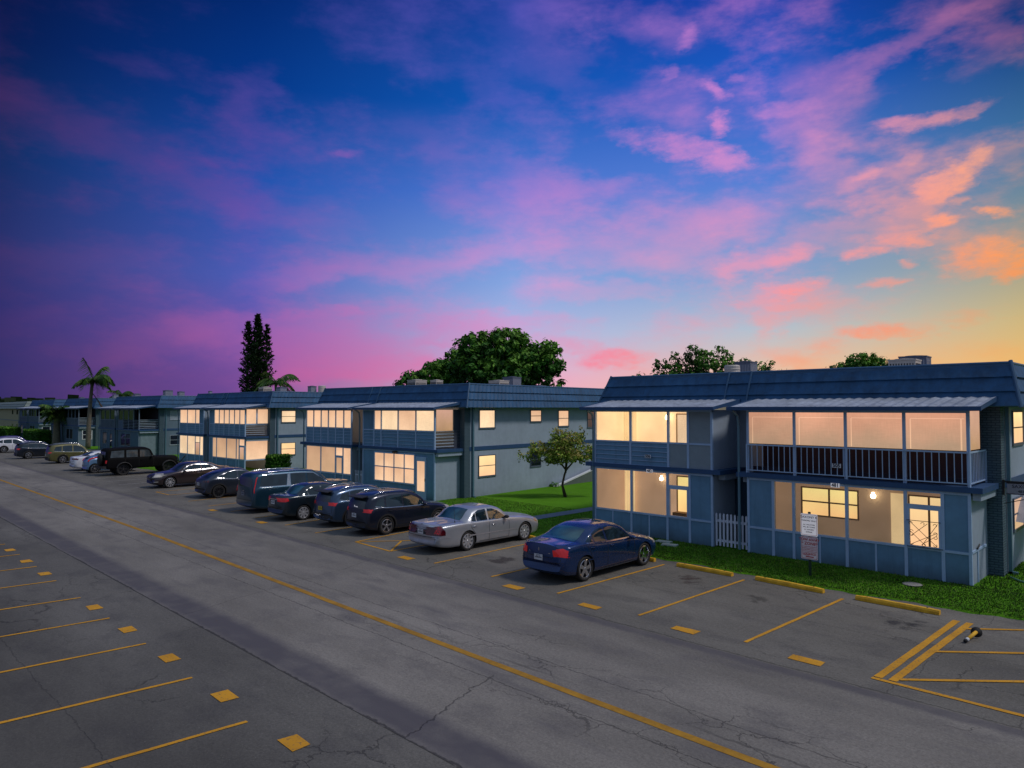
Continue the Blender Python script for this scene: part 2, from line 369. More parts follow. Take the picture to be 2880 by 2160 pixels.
def warp(sock,idx,a,b):
    s1=nt.sep(wn)[idx]; s2=nt.sep(wf)[idx]
    return nt.math('ADD',sock,nt.math('ADD',nt.math('MULTIPLY',nt.math('SUBTRACT',s1,.5),a),nt.math('MULTIPLY',nt.math('SUBTRACT',s2,.5),b)))
UVs=nt.comb(warp(az,0,7.0,3.0),warp(el,1,2.6,1.6))
UVf=nt.comb(warp(az,0,17.0,6.0),warp(el,1,6.0,2.6))
ft=nt.noise(nt.mapping(nt.comb(az,el),scale=(.10,.22,1)),1,6,.6)
fs=nt.noise(nt.mapping(nt.comb(az,el),rot=(0,0,R(-25)),scale=(.35,.75,1)),1,5,.6)
rag=nt.math('MULTIPLY',nt.math('SUBTRACT',nt.math('ADD',nt.math('MULTIPLY',fs,.6),nt.math('MULTIPLY',nt.noise(nt.mapping(nt.comb(az,el),rot=(0,0,R(-20)),scale=(1.1,2.2,1)),1,5,.7),.4)),.5),1.5)
inner=nt.rng(nt.noise(nt.mapping(nt.comb(az,el),rot=(0,0,R(-15)),scale=(.7,1.6,1),loc=(3,9,0)),1,6,.65),.32,.60,.55,1.05)
soft=nt.math('MULTIPLY',nt.math('SUBTRACT',ft,.5),.9)
BLOBS=[
 (-31.0, 27.5, 1.29, 0.88, 34, 0.8, 1),
 (-31.9, 25.2, 0.79, 0.61, 35, 0.45, 1),
 (-28.3, 23.6, 1.12, 0.62, -26, 0.85, 1),
 (-28.3, 21.2, 1.25, 0.7, 39, 0.9, 1),
 (-26.6, 24.4, 0.69, 0.27, -7, 0.3, 1),
 (-31.5, 19.7, 4.65, 0.99, -16, 0.75, 1),
 (-28.9, 18.4, 2.27, 1.18, 5, 0.7, 1),
 (-36.0, 20.9, 1.48, 0.46, -13, 0.3, 1),
 (-23.6, 21.4, 2.64, 0.56, -3, 0.35, 1),
 (-14.7, 19.4, 3.15, 0.5, -2, 0.65, 1),
 (-12.5, 19.6, 2.47, 0.4, 4, 0.55, 1),
 (-16.5, 19.5, 1.18, 0.36, -5, 0.3, 1),
 (-13.1, 15.8, 2.89, 0.96, 33, 0.95, 1),
 (-14.7, 14.9, 1.42, 0.92, 32, 0.85, 1),
 (-11.3, 16.9, 1.06, 0.52, 9, 0.5, 1),
 (-15.4, 17.1, 0.86, 0.48, 31, 0.35, 1),
 (-14.9, 13.0, 1.3, 0.68, -5, 1.0, 1),
 (-11.2, 13.1, 1.44, 0.45, -5, 1.0, 1),
 (-13.2, 14.1, 1.1, 0.39, -3, 0.6, 1),
 (-17.6, 14.0, 2.83, 1.33, 13, 0.6, 0),
 (-18.6, 16.6, 1.83, 0.47, -3, 0.5, 1),
 (-20.5, 16.3, 2.51, 1.27, 13, 0.4, 0),
 (-16.6, 11.9, 2.77, 0.64, -2, 0.8, 1),
 (-18.9, 11.0, 1.88, 0.65, 3, 0.9, 1),
 (-16.2, 10.0, 1.04, 0.32, 5, 0.6, 1),
 (-10.7, 9.9, 3.61, 1.39, -3, 0.95, 1),
 (-9.5, 8.6, 1.25, 0.54, 14, 0.85, 1),
 (-25.7, 11.1, 4.18, 1.23, 18, 0.8, 0),
 (-23.7, 11.1, 1.63, 0.95, 16, 0.6, 1),
 (-23.7, 8.9, 2.67, 0.68, 1, 0.95, 1),
 (-25.7, 8.1, 3.0, 0.56, -3, 0.5, 0),
 (-17.8, 8.6, 1.66, 0.43, 2, 0.7, 1),
 (-36.9, 4.2, 2.93, 0.88, 2, 1.0, 1),
 (-39.8, 5.5, 2.97, 0.89, -9, 0.6, 0),
 (-17.4, 5.5, 3.53, 0.66, -5, 0.85, 1),
 (-23.2, 4.1, 4.82, 1.18, -5, 0.7, 0),
 (-26.8, 6.3, 1.69, 1.55, 28, 0.5, 0),
 (-58.7, 19.6, 1.72, 0.49, 0, 0.85, 1),
 (-58.4, 7.3, 2.13, 0.43, -4, 0.85, 1),
 (-62.6, 6.8, 3.07, 0.42, -2, 0.5, 0),
 (-75.0, 19.0, 7.5, 2.21, -2, 0.55, 0),
 (-66.7, 15.4, 8.51, 2.13, -8, 0.6, 0),
 (-72.2, 23.0, 3.36, 1.15, -10, 0.3, 0),
 (-64.8, 22.2, 2.37, 2.16, -33, 0.5, 0),
 (-71.5, 17.7, 6.12, 1.85, -12, 0.4, 0),
 (-53.8, 11.3, 15.42, 1.97, 5, 0.85, 0),
 (-62.0, 10.0, 6.88, 1.22, 8, 0.6, 0),
 (-46.0, 11.9, 5.63, 1.08, 0, 0.5, 0),
 (-59.8, 4.4, 10.49, 3.42, 1, 0.95, 0),
 (-64.6, 5.7, 6.65, 1.75, 2, 0.6, 0),
 (-54.5, 3.0, 6.55, 1.47, 0, 0.7, 0),
 (-77.1, 9.8, 7.07, 1.86, 1, 0.45, 0),
 (-43.3, 29.2, 4.56, 1.77, -31, 0.4, 0),
 (-42.2, 26.4, 7.56, 2.16, -21, 0.35, 0),
 (-46.0, 24.6, 6.06, 1.59, -25, 0.3, 0),
 (-33.2, 28.1, 5.48, 1.47, -5, 0.35, 0),
 (-39.6, 18.0, 6.72, 1.71, -14, 0.65, 0),
 (-45.2, 16.6, 6.78, 1.57, -5, 0.5, 0),
 (-31.2, 14.0, 9.23, 2.08, 2, 0.7, 0),
 (-34.8, 11.7, 9.46, 1.6, -2, 0.55, 0),
 (-23.6, 18.7, 2.96, 3.5, -7, 0.45, 0),
 (-21.0, 21.5, 4.14, 3.63, 21, 0.4, 0),
 (-15.8, 24.5, 5.31, 1.22, 23, 0.5, 0),
 (-10.6, 22.9, 2.39, 1.61, 16, 0.3, 0),
 (-10.5, 16.7, 3.12, 1.72, -11, 0.25, 0),
 (-48.2, 6.4, 6.34, 1.26, 3, 0.7, 0),
 (-42.2, 6.8, 4.48, 0.89, -5, 0.5, 0),
 (-51.2, 5.3, 4.07, 0.74, 6, 0.5, 0),
 (-30.4, 22.6, 5.33, 2.52, -5, 0.3, 0),
 (-52.7, 21.2, 5.95, 1.98, -7, 0.3, 0),
 (-49.0, 19.3, 4.51, 1.35, -9, 0.3, 0),
 (-79.3, 5.6, 4.1, 1.23, 4, 0.4, 0),
 (-72.7, 4.0, 6.46, 1.32, 2, 0.5, 0),
 (-12.0, 5.7, 3.16, 0.62, -4, 0.4, 0),
 (-38.1, 8.9, 6.65, 0.88, 1, 0.4, 0),
 (-20.5, 12.5, 3.12, 1.64, -6, 0.4, 0)
]
T=None
for (u,v,a,b_,ang,s,hard) in BLOBS:
    g=nt.node('ShaderNodeTexGradient',gradient_type='SPHERICAL'); uv=UVs if hard else UVf
    if T is not None:      # chain the blobs so that the shader evaluates them one after another
        vm=nt.node('ShaderNodeVectorMath',operation='MULTIPLY_ADD'); nt.put(vm.inputs[0],T); vm.inputs[1].default_value=(1e-6,)*3; nt.put(vm.inputs[2],uv); uv=vm.outputs[0]
    k_=1.30 if hard else 1.45
    nt.put(g.inputs[0],nt.mapping(uv,loc=(u,v,0),rot=(0,0,R(ang)),scale=(a*k_,b_*k_,1),typ='TEXTURE'))
    # ragged rim: the cloud edge is eaten by fine noise
    gg=nt.math('MULTIPLY_ADD',rag if hard else soft,1.0,g.outputs[1])
    d=nt.rng(gg,.06 if hard else .10,.80 if hard else .95,0,s if hard else s*.86,'SMOOTHSTEP')
    if hard: d=nt.math('MULTIPLY',d,inner)
    d=nt.math('MULTIPLY',d,nt.rng(g.outputs[1],0,.12))
    inv=nt.math('SUBTRACT',1,d)
    T=inv if T is None else nt.math('MULTIPLY',T,inv)
wisps=nt.math('MULTIPLY',nt.rng(ft,.45,.75,0,.55,'SMOOTHSTEP'),nt.rng(el,1,8,.5,1))
T=nt.math('MULTIPLY',T,nt.math('SUBTRACT',1,wisps))
dens=nt.math('SUBTRACT',1,T,clamp=True)
dens=nt.math('MULTIPLY',dens,nt.rng(ft,.25,.65,.72,1.0))
front=nt.mix(dens,base,cloud)
# the sky overhead and behind the viewer: plain open dusk, a little brighter towards the zenith
back=nt.ramp(nt.math('DIVIDE',el,90.0,clamp=True),[(0,s2l((104,108,128))),(.3,s2l((116,134,160))),(1,s2l((132,150,178)))])
rel=nt.math('ABSOLUTE',nt.math('ADD',az,45))
isback=nt.math('MAXIMUM',nt.rng(rel,55,100,0,1,'SMOOTHSTEP'),nt.rng(el,33,60,0,1,'SMOOTHSTEP'))
col=nt.mix(isback,front,back)
nt.l.new(col,bg.inputs[0]); bg.inputs[1].default_value=1.0
w.cycles.sampling_method='MANUAL'; w.cycles.sample_map_resolution=512
SUN_EL,SUN_AZ=52,56      # azimuth from +Y towards +X
sl=bpy.data.lights.new('sun','SUN'); sl.energy=1.45; sl.angle=R(9); sl.color=(1,.92,.86)
so=bpy.data.objects.new('sun',sl); C.objects.link(so)
d=Vector((math.sin(R(SUN_AZ))*math.cos(R(SUN_EL)),math.cos(R(SUN_AZ))*math.cos(R(SUN_EL)),math.sin(R(SUN_EL))))
so.rotation_euler=d.to_track_quat('Z','Y').to_euler()
# ------------------------------------------------------------------ camera
cam=bpy.data.cameras.new('camera'); co=bpy.data.objects.new('camera',cam); C.objects.link(co)
cam.sensor_width=36; cam.lens=36*2000/2880; cam.clip_end=6000; cam.clip_start=.1
co.location=(0,0,5); co.rotation_euler=(R(90)+math.atan(69/2000),0,R(45))
sc.camera=co
sc.view_settings.view_transform='Standard'; sc.view_settings.look='None'; sc.view_settings.exposure=0; sc.view_settings.gamma=1
sc.cycles.use_denoising=True
sc.cycles.max_bounces=6; sc.cycles.sample_clamp_indirect=3; sc.cycles.transparent_max_bounces=12

# ------------------------------------------------------------------ ground, road, lots, lawns
def sheet(name, x0,x1,y0,y1,z,m,label,kind='structure',nx=1):
    b=MB(); 
    for i in range(nx):
        a=x0+(x1-x0)*i/nx; c=x0+(x1-x0)*(i+1)/nx; b.quad((a,y0,z),(c,y0,z),(c,y1,z),(a,y1,z))
    o=b.build(name,m); return tag(o,label,None,None,kind)
sheet('ground',-3000,3000,-2500,3000,-.06,GROUNDM,'dark green ground reaching the horizon')
sheet('road',-600,60,6.6,13.55,.0,ROADM,'worn grey asphalt road with a yellow centre line',nx=8)
sheet('parking_lot',-600,60,-30,6.6,-.004,LOTL,'asphalt of the near left parking row with painted corner darkening',nx=8)
sheet('parking_lot',-600,60,13.55,21.2,-.004,LOTR,'grey asphalt of the parking row before the buildings',nx=8)
def lawn_edge(x): return 20.28+.12*math.sin(x*.9)+.06*math.sin(x*3.1+1)+.05*math.sin(x*7.3)+(.30 if -4.3<x<0 else 0)*min(1,(x+4.3))
def lawn():
    b=MB(); xs=[-160+.25*i for i in range(int(175/.25)+1)]
    vs=[];fs=[]
    for x in xs:
        e=lawn_edge(x); vs += [(x,e,-.01),(x,e+.06,.035),(x,e+.35,.055),(x,23.0,.05),(x,90,.05)]
    for i in range(len(xs)-1):
        for k in range(4): fs.append((i*5+k,(i+1)*5+k,(i+1)*5+k+1,i*5+k+1))
    b.add(vs,fs); return tag(b.build('lawn',GRASSM,smooth=True),'green mown lawn around the apartment buildings',None,None,'structure')
lawn()
sheet('footpath',-22.55,-21.75,20.6,60,.062,surf('blue grey painted path',(.13,.18,.24),.8,var=.15),'blue grey footpath crossing the lawn')
sheet('footpath',-48.4,-47.4,20.6,60,.062,surf('blue grey painted path',(.13,.18,.24),.8,var=.15),'blue grey path beside the third building')
# kerb apron: dark strip of dirt along the lawn
def patch(name,pts,z,m,label): 
    b=MB(); b.poly([(x,y,z) for x,y in pts]); o=b.build(name,m); return tag(o,label,None,None,'structure')
# painted markings
LINED=surf('worn centre line paint',(.36,.18,.008),.8,var=.25,scale=1.5,bump=.4,bscale=60)
def line(name,p,q,wd,label,m=LINEM,z=.006):
    p=Vector(p);q=Vector(q); d=(q-p); L=d.length; d=d/L; n=Vector((-d.y,d.x))*wd/2
    k=max(1,int(L/.35)); b=MB(); pts=[]; 
    rr=random.Random(int(p.x*91+p.y*7+q.x))
    for i in range(k+1):
        c=p+d*(L*i/k); e1=rr.uniform(-.006,.006); e2=rr.uniform(-.006,.006)
        pts.append((c+n*(1+e1/wd*2), c-n*(1+e2/wd*2)))
    for i in range(k):
        a,bb=pts[i]; c,dd=pts[i+1]; b.quad((a.x,a.y,z),(bb.x,bb.y,z),(dd.x,dd.y,z),(c.x,c.y,z))
    return tag(b.build(name,m),label,None,None,'structure')
cy=lambda x: 9.68+ .34*min(1,max(0,(-x-6)/24))
xs=[10-3*i for i in range(0,60)]
b=MB()
for i in range(len(xs)-1):
    a,c=xs[i],xs[i+1]; b.quad((c,cy(c)-.085,.006),(a,cy(a)-.085,.006),(a,cy(a)+.085,.006),(c,cy(c)+.085,.006))
tag(b.build('centre_line',LINED),'long yellow centre line of the road',None,None,'structure')
RL=[(-7.36,14.42,-7.2,19.5),(-10.12,14.45,-10.02,19.6),(-12.86,14.6,-12.8,19.7),(-15.52,14.65,-15.5,19.6),(-18.15,14.6,-18.35,19.5),
    (-25.94,14.74,-26.4,19.6),(-28.56,14.8,-29.4,19.6),(-31.4,14.8,-32.0,19.5),(-34.2,14.9,-34.8,19.5),(-36.9,14.9,-37.5,19.5),(-39.6,14.9,-40.2,19.5)]
for x0,y0,x1,y1 in RL: line('parking_line',(x0,y0),(x1,y1),.085,'yellow bay line in front of the apartment row')
for i in range(8):
    x=-48.6-2.75*i; line('parking_line',(x,14.9),(x-.5,19.4),.08,'pale worn bay line far down the lot',PALEL)
# hatched bays
for (p,q,wd) in [((-4.67,14.3),(-4.57,19.4),.15),((-4.42,14.3),(-4.30,19.4),.15),((-4.75,14.2),(3,14.2),.11),
                 ((-4.3,18.8),(-1,21.6),.10),((-4.35,16.6),(0.5,20.9),.10),((-4.35,14.45),(1.5,19.8),.10)]:
    line('hatch_line',p,q,wd,'yellow hatched bay beside the fallen post',z=.006 if wd!=.10 else .009)
for (p,q,wd) in [((-20.76,14.73),(-20.95,19.6),.09),((-23.15,14.85),(-23.9,19.6),.09),((-20.76,14.73),(-23.15,14.85),.09),((-23.1,14.9),(-21.0,17.6),.08),((-20.76,14.75),(-22.1,16.2),.08),((-23.8,19.2),(-21.2,18.0),.08)]:
    line('hatch_line',p,q,wd,'yellow hatched bay beside the silver sedan',z=.006 if wd!=.08 else .009)
for (p,q) in [((-43.2,15.2),(-43.5,19)),((-45.4,15.2),(-45.7,19)),((-43.2,15.2),(-45.4,15.2))]:
    line('hatch_line',p,q,.09,'faint yellow hatched bay beside the dark sedan')
LL=[(-11.16,5.17),(-13.68,5.27),(-16.34,5.32),(-18.92,5.34),(-21.5,5.36),(-24.1,5.38),(-26.69,5.41),(-29.3,5.44),(-31.9,5.46)]
for x,y in LL: line('parking_line',(x,y),(x-.35,.2),.085,'yellow bay line in the near left row')
def tile(x,y,w,h,label):
    b=MB(); z=.006; r=lambda: random.uniform(-.02,.02)
    b.poly([(x+r(),y+r(),z),(x+w+r(),y+r(),z),(x+w+r(),y+h+r(),z),(x+r(),y+h+r(),z)]); tag(b.build('painted_square',LINEM),label,None,None,'structure')
for x in (-6.3,-9.03,-11.78,-14.5,-19.8,-30.3,-35.6): tile(x,14.1 if x>-19 else 14.3,.63,.30,'yellow painted block at the mouth of a bay')
for x in (-10.2,-12.65,-15.3,-17.9,-20.45,-25.6,-28.1,-30.7): tile(x,5.2,.48,.30,'yellow painted block between the near left lines')
# concrete kerb strip under the lawn edge
# ------------------------------------------------------------------ wheel stops
def wheel_stop(x,y,L,label,rz=0):
    t=empty('wheel_stop',(x,y,0),rz,label,'wheel stop','yellow concrete wheel stops')
    prof=[(-.075,0),(-.075,.07),(-.05,.115),(.05,.115),(.075,.07),(.075,0)]
    vs=[];fs=[];n=9
    for i in range(n):
        a=-L/2+L*i/(n-1); s=.94 if i in (0,n-1) else 1; j=random.uniform(-.004,.004)
        vs += [(a,py*s,pz*s+(j if pz>0 else 0)) for py,pz in prof]
    for i in range(n-1):
        for k in range(5): fs.append((i*6+k,(i+1)*6+k,(i+1)*6+k+1,i*6+k+1))
    fs += [tuple(range(6)),tuple((n-1)*6+5-k for k in range(6))]
    b=MB(); b.add(vs,fs); b.build('stop_bar',YELLOWM,t)
    for a in (-L*.36,L*.36): p=MB(); p.lathe([(.018,.115),(.018,.122),(0.0,.122)],8,c=(a,0,0)); p.build('anchor_pin',DARKM,t)
wheel_stop(-5.96,19.68,1.95,'yellow wheel stop nearest the hatched bay with the fallen post',R(-1))
wheel_stop(-8.78,19.80,2.0,'yellow wheel stop just below the towing sign',R(-4))
wheel_stop(-11.43,19.80,1.9,'yellow wheel stop in the empty bay right beside the blue sedan',R(-1))
wheel_stop(-14.2,19.85,1.9,'yellow wheel stop half hidden under the nose of the blue sedan')
wheel_stop(-19.7,20.0,1.9,'yellow wheel stop under the front of the silver sedan')
# ------------------------------------------------------------------ fallen marker post
t=empty('marker_post',(-3.93,18.22,.0),0,'fallen yellow marker post on a round black base','post'); t.scale=(.66,.66,.66)
b=MB(); b.lathe([(0,-.05),(.235,-.05),(.245,-.02),(.22,.015),(.10,.05),(.07,.09),(0,.09)],28)
o=b.build('base',BLACK,t,True); o.scale=(.68,.68,.68); o.location=(0,.06,.19); o.rotation_euler=(R(72),0,R(12))
def along(m): return m
b=MB(); b.tube([(0,0,.20),(-.10,-.62,.10)],[.055,.055],16); b.build('tube',YELLOWM,t,True)
b=MB(); b.tube([(-.10,-.62,.10),(-.122,-.75,.078)],[.057,.057],16); b.build('reflective_band',PLATEW,t,True)
b=MB(); b.tube([(-.122,-.75,.078),(-.135,-.83,.064)],[.056,.05],16); b.build('cap',BLACK,t,True)
# ------------------------------------------------------------------ towing sign
t=empty('parking_sign',(-8.78,21.28,.04),0,'double sign on a green post reading SAXONY K parking only, tow away zone','sign'); t.scale=(1.08,1.08,1.08)
b=MB(); b.box(-.03,.03,-.02,.02,0,1.75); b.box(-.03,.03,-.03,-.02,0,1.75)
b.build('post',surf('post dark green',(.01,.035,.02),.6),t)
def plate(name,w,h,z0,m,rim):
    r=.03; pts=[]
    for cx_,cz,a0 in ((w/2-r,h-r,0),(-w/2+r,h-r,90),(-w/2+r,r,180),(w/2-r,r,270)):
        for k in range(5): a=R(a0+k*22.5); pts.append((cx_+r*math.cos(a),-.034,z0+cz+r*math.sin(a)))
    b=MB(); n=len(pts); b.add(pts+[(x,-.030,z) for x,y,z in pts],[tuple(range(n-1,-1,-1)),tuple(range(n,2*n))]+[(i,(i+1)%n,n+(i+1)%n,n+i) for i in range(n)],0)
    f=lambda s:[(x*(1-s/w*2),-.0365,z0+h/2+(z-z0-h/2)*(1-s/h*2)) for x,y,z in pts]
    A=f(.018);B=f(.028); m0=len(A)
    b.add(A+B,[(i,m0+i,m0+(i+1)%m0,(i+1)%m0) for i in range(m0)],1)
    return b.build(name,[m,rim],t)
u=plate('upper_panel',.46,.60,1.10,SIGNW,surf('sign border pink',(.6,.25,.3),.5)); l=plate('lower_panel',.46,.62,.46,surf('sign pale pink',(.86,.74,.80),.5),REDINK)
yt=-.040; rot=(R(90),0,0)
for s,z,sz in (('SAXONY K',1.605,.092),('PARKING ONLY',1.51,.058),('ALL VIOLATORS',1.40,.045),('WILL BE TOWED',1.335,.045),("AT OWNER'S",1.265,.045),('EXPENSE',1.20,.045)):
    text('lettering',s,sz,INK,u,(0,yt,z),rot,bold=.001)
for s,z,sz,x in (('TOW AWAY',.990,.098,0),('ZONE',.885,.112,.02),('24',.90,.05,-.19),('HR',.90,.045,.20)): text('lettering',s,sz,REDINK,l,(x,yt,z),rot,bold=.002)
rr=random.Random(4); b=MB()
for row in range(5):
    x=-.19; z=.80-row*.042
    while x<.18: 
        w_=rr.uniform(.008,.02); b.box(x,min(.19,x+w_),-.0395,-.0385,z-.008,z+rr.uniform(.004,.012)); x+=w_+.01
b.build('lettering',REDINK,l)
b=MB(); rr=random.Random(9); x=-.16
b.tube([(-.19,-.04,.60),(-.17,-.04,.575),(-.10,-.04,.565),(.0,-.04,.56)],.004,4)
while x<.16: b.box(x,x+.018,-.0405,-.039,.58,.60+rr.uniform(.0,.02)); x+=.026
b.box(-.10,.12,-.0405,-.039,.515,.54)
b.build('logo_mark',REDINK,l)
# ------------------------------------------------------------------ grass blades near the camera
def blades(name,n,x0,x1,y0f,y1,h,label,seed,ex=lambda x,y:False):
    rr=random.Random(seed); b=MB(); V=b.v;F=b.f;M=b.m
    for i in range(n):
        x=rr.uniform(x0,x1); ya=y0f(x); y=ya+(y1-ya)*rr.random()
        if ex(x,y): continue
        a=rr.uniform(0,6.28); hh=h*rr.uniform(.4,1.1); ww=.010+hh*.12; dx=math.cos(a)*ww; dy=math.sin(a)*ww; lx=rr.uniform(-.6,.6)*hh; ly=rr.uniform(-.6,.6)*hh
        k=len(V); V.extend([(x-dx,y-dy,.045),(x+dx,y+dy,.045),(x+lx,y+ly,.045+hh)]); F.append((k,k+1,k+2)); M.append(rr.choice((0,0,1,1,1,2)))
    o=b.build(name,GBL); return tag(o,label,None,None,'stuff')
inb=lambda x,y: y>23.2 and x<-5
blades('grass',52000,-18.5,1.5,lambda x:lawn_edge(x)-.02,23.25,.055,'short grass between the wheel stops and the blue porch wall',3)
blades('grass',11000,-5.02,2,lambda x:23.25,28,.08,'short grass at the side of the nearest building',5)
blades('grass',26000,-30,-18.4,lambda x:lawn_edge(x)-.02,27,.05,'mown grass on the lawn with the small tree',6,ex=lambda x,y:-22.6<x<-21.7)
blades('ground_cover',160,-14.6,-13.2,lambda x:23.4,24.6,.5,'dark weedy plants in the recess behind the gate',7)
# flat slabs near blue sedan nose
for x,y in ((-15.35,22.25),(-14.75,22.7),(-14.25,22.3)):
    b=MB(); b.box(-.28,.28,-.14,.14,0,.05); o=b.build('paving_stone',surf('pale stone',(.45,.52,.48),.8,var=.2)); o.location=(x,y,.06); o.rotation_euler=(0,0,random.uniform(-.3,.3))
    tag(o,{-15.35:'pale flat stone in the grass nearest the blue sedan bumper',-14.75:'pale flat stone in the grass closest to the porch wall',-14.25:'pale flat stone in the grass farthest right of its three'}[x],'stone','pale stones in the grass')
b=MB(); b.lathe([(0,0),(.33,0),(.36,.02),(.30,.03),(0,.035)],20); o=b.build('manhole_cover',CONC); o.location=(-6.3,22.2,.055); o.scale=(.7,.7,1); tag(o,'grey access cover set in the grass below the porch door','cover')
b=MB(); b.tube([(-4.5,25.0,.1),(-4.2,24.7,.08),(-3.2,24.3,.07),(-2.4,24.6,.07)],.03,8); o=b.build('garden_hose',surf('hose green',(.12,.28,.2),.5),None,True); tag(o,'pale green hose lying in the grass beside the corner','hose')

# ------------------------------------------------------------------ apartment buildings
def strip_tiles(b, p0,p1,q0,q1, rows, amp, step, m=0):
    """corrugated tile courses on the slanted quad p0-p1 (bottom) q0-q1 (top); each course laps over the next"""
    p0,p1,q0,q1=map(Vector,(p0,p1,q0,q1)); n=((p1-p0).cross(q0-p0)).normalized(); L=(p1-p0).length; k=max(2,int(L/step))
    for r in range(rows):
        t0=r/rows; t1=(r+1)/rows
        vs=[];fs=[]
        for i in range(k+1):
            s=i/k; w_=amp*(.5+.5*math.cos(i*math.pi*.5*2/2)) 
            a=p0.lerp(p1,s); c=q0.lerp(q1,s)
            lo=a.lerp(c,t0); hi=a.lerp(c,t1)
            vs += [tuple(lo+n*(.0)),tuple(lo+n*(.07+w_)),tuple(hi+n*(.012+w_*.6))]
        for i in range(k):
            for j in range(2): fs.append((i*3+j,(i+1)*3+j,(i+1)*3+j+1,i*3+j+1))
        b.add(vs,fs,m)
def frame_rect(b,a0,a1,z0,z1,bb,w=.05,d=.04):
    b.box(a0,a1,bb-d,bb,z0,z0+w); b.box(a0,a1,bb-d,bb,z1-w,z1); b.box(a0,a0+w,bb-d,bb,z0+w,z1-w); b.box(a1-w,a1,bb-d,bb,z0+w,z1-w)
def building(org, ax, ay, label, S):
    root=empty('apartment_building',(org[0],org[1],0),0,label,'building','blue grey apartment buildings')
    ax=(math.cos(R(ax)),math.sin(R(ax))); ay=(math.cos(R(ay)),math.sin(R(ay)))
    T=lambda a,b,z:(a*ax[0]+b*ay[0], a*ax[1]+b*ay[1], z)
    B=lambda: MB(T)
    aL,aR=-13.9,.38; D=S.get('depth',34); bm=2.05; wm=S.get('wall',WALL)
    # main body
    b=B(); b.box(aL,aR,bm,D,0,5.12); b.build('wall',wm,root)
    b=B(); b.box(aR,aR+.03,bm+.25,D,2.64,2.86); b.build('storey_band',SLABM if not S.get('near') else SLABM,root)
    b=B(); b.box(-.12,aR+.012,bm-.14,bm+.32,0,5.1); b.build('brick_pier',BRICK,root)
    b=B(); b.box(aR+.02,aR+.12,bm+.45,bm+.55,0,5.1)
    b.box(aR+.02,aR+.25,bm+.45,bm+.55,0.02,.12); b.build('downspout',PIPE,root)
    # floor slabs with dark edge
    for p_ in ((-13.75,-7.62),(-7.0,.32)): b=B(); b.box(p_[0],p_[1],-.10,bm,2.63,2.79); b.build('floor_slab',SLABM,root)
    for p_ in ((-13.68,-13.38,.15),(-7.93,-7.68,.35),(-6.95,-6.75,.3),(.05,.25,.02)): b=B(); b.box(p_[0],p_[1],p_[2],bm,2.42,2.628); b.build('floor_beam',WALL,root)
    # mansard roof
    e0,e1=-.5,.0   # eave overhang, ridge inset relative to main wall
    zb,zt=5.05,6.35
    ro=B(); 
    A0,A1=aL-.45,aR+.55; B0=bm-.5; B1=D+.5; a0,a1=aL-.05,aR+.25; b0,b1=bm+.0,D
    rows=3 
    strip_tiles(ro,(A0,B0,zb),(A1,B0,zb),(a0,b0,zt),(a1,b0,zt),rows,.022,.15)
    strip_tiles(ro,(A1,B0,zb),(A1,B1,zb),(a1,b0,zt),(a1,b1,zt),rows,.036,.085)
    strip_tiles(ro,(A0,B1,zb),(A0,B0,zb),(a0,b1,zt),(a0,b0,zt),rows,.03,.3)
    ro.quad((A0,B0,zb),(A0,B1,zb),(A1,B1,zb),(A1,B0,zb)); ro.quad((A1,B1,zb),(A0,B1,zb),(a0,b1,zt),(a1,b1,zt))
    rf=ro.build('roof',ROOFM,root)
    cp=B(); cp.tube([(a0,b0,zt),(a1,b0,zt)],.055,8); cp.tube([(a1,b0,zt),(a1,b1,zt)],.055,8); cp.tube([(a0,b0,zt),(a0,b1,zt)],.055,8)
    cp.tube([(A1+.05,B0-.05,zb-.02),(a1+.03,b0-.03,zt+.07)],.055,8); cp.tube([(A0-.05,B0-.05,zb-.02),(a0-.03,b0-.03,zt+.07)],.05,8)
    cp.box(a0,a1,b0-.07,b0+.02,zt-.10,zt-.02)
    for a in (-8.35,-7.45): cp.tube([(a,B0-.06,zb+.02),(a+.02,b0-.05,zt+.04)],.045,8)
    cp.build('ridge_cap',ROOFCAP,rf)
    b=B(); b.box(a0+.12,a1-.12,b0+.1,b1-.1,5.75,5.95); b.build('roof_deck',DECK,rf)
    # awnings
    for (p,q) in ((-13.75,-7.68),(-7.15,.38)):
        b=B(); n=int((q-p)/.16); vs=[];fs=[]
        for i in range(n+1):
            a=p+(q-p)*i/n; h=.035 if i%2 else 0
            vs += [(a,-.42,5.03+h),(a+.0,1.62,5.33+h)]
        for i in range(n): fs.append((i*2,(i+1)*2,(i+1)*2+1,i*2+1))
        b.add(vs,fs); aw=b.build('awning',S.get('awn',METALW),root)
        b=B(); b.box(p-.02,q+.02,-.46,-.40,4.94,5.06); b.quad((p-.01,-.44,4.95),(p-.01,1.62,5.22),(p-.01,1.62,5.37),(p-.01,-.44,5.06)); b.quad((q+.01,-.44,4.95),(q+.01,1.62,5.22),(q+.01,1.62,5.37),(q+.01,-.44,5.06))
        b.quad((p,-.40,4.96),(p,1.62,5.24),(q,1.62,5.24),(q,-.40,4.96)); b.build('fascia',SLABM,aw)
    # downspouts at bay fronts
    for a in (-13.42,-6.98):
        b=B(); b.tube([(a,-.38,4.93),(a+.06,-.12,4.75),(a+.06,-.06,4.4),(a+.06,-.06,.35 if a<-8 else .9),(a+.10,-.14,.12)],.045,8); b.build('downspout',PIPE,root)
    LFT=(-13.32,-7.97); RGT=(-6.62,0)
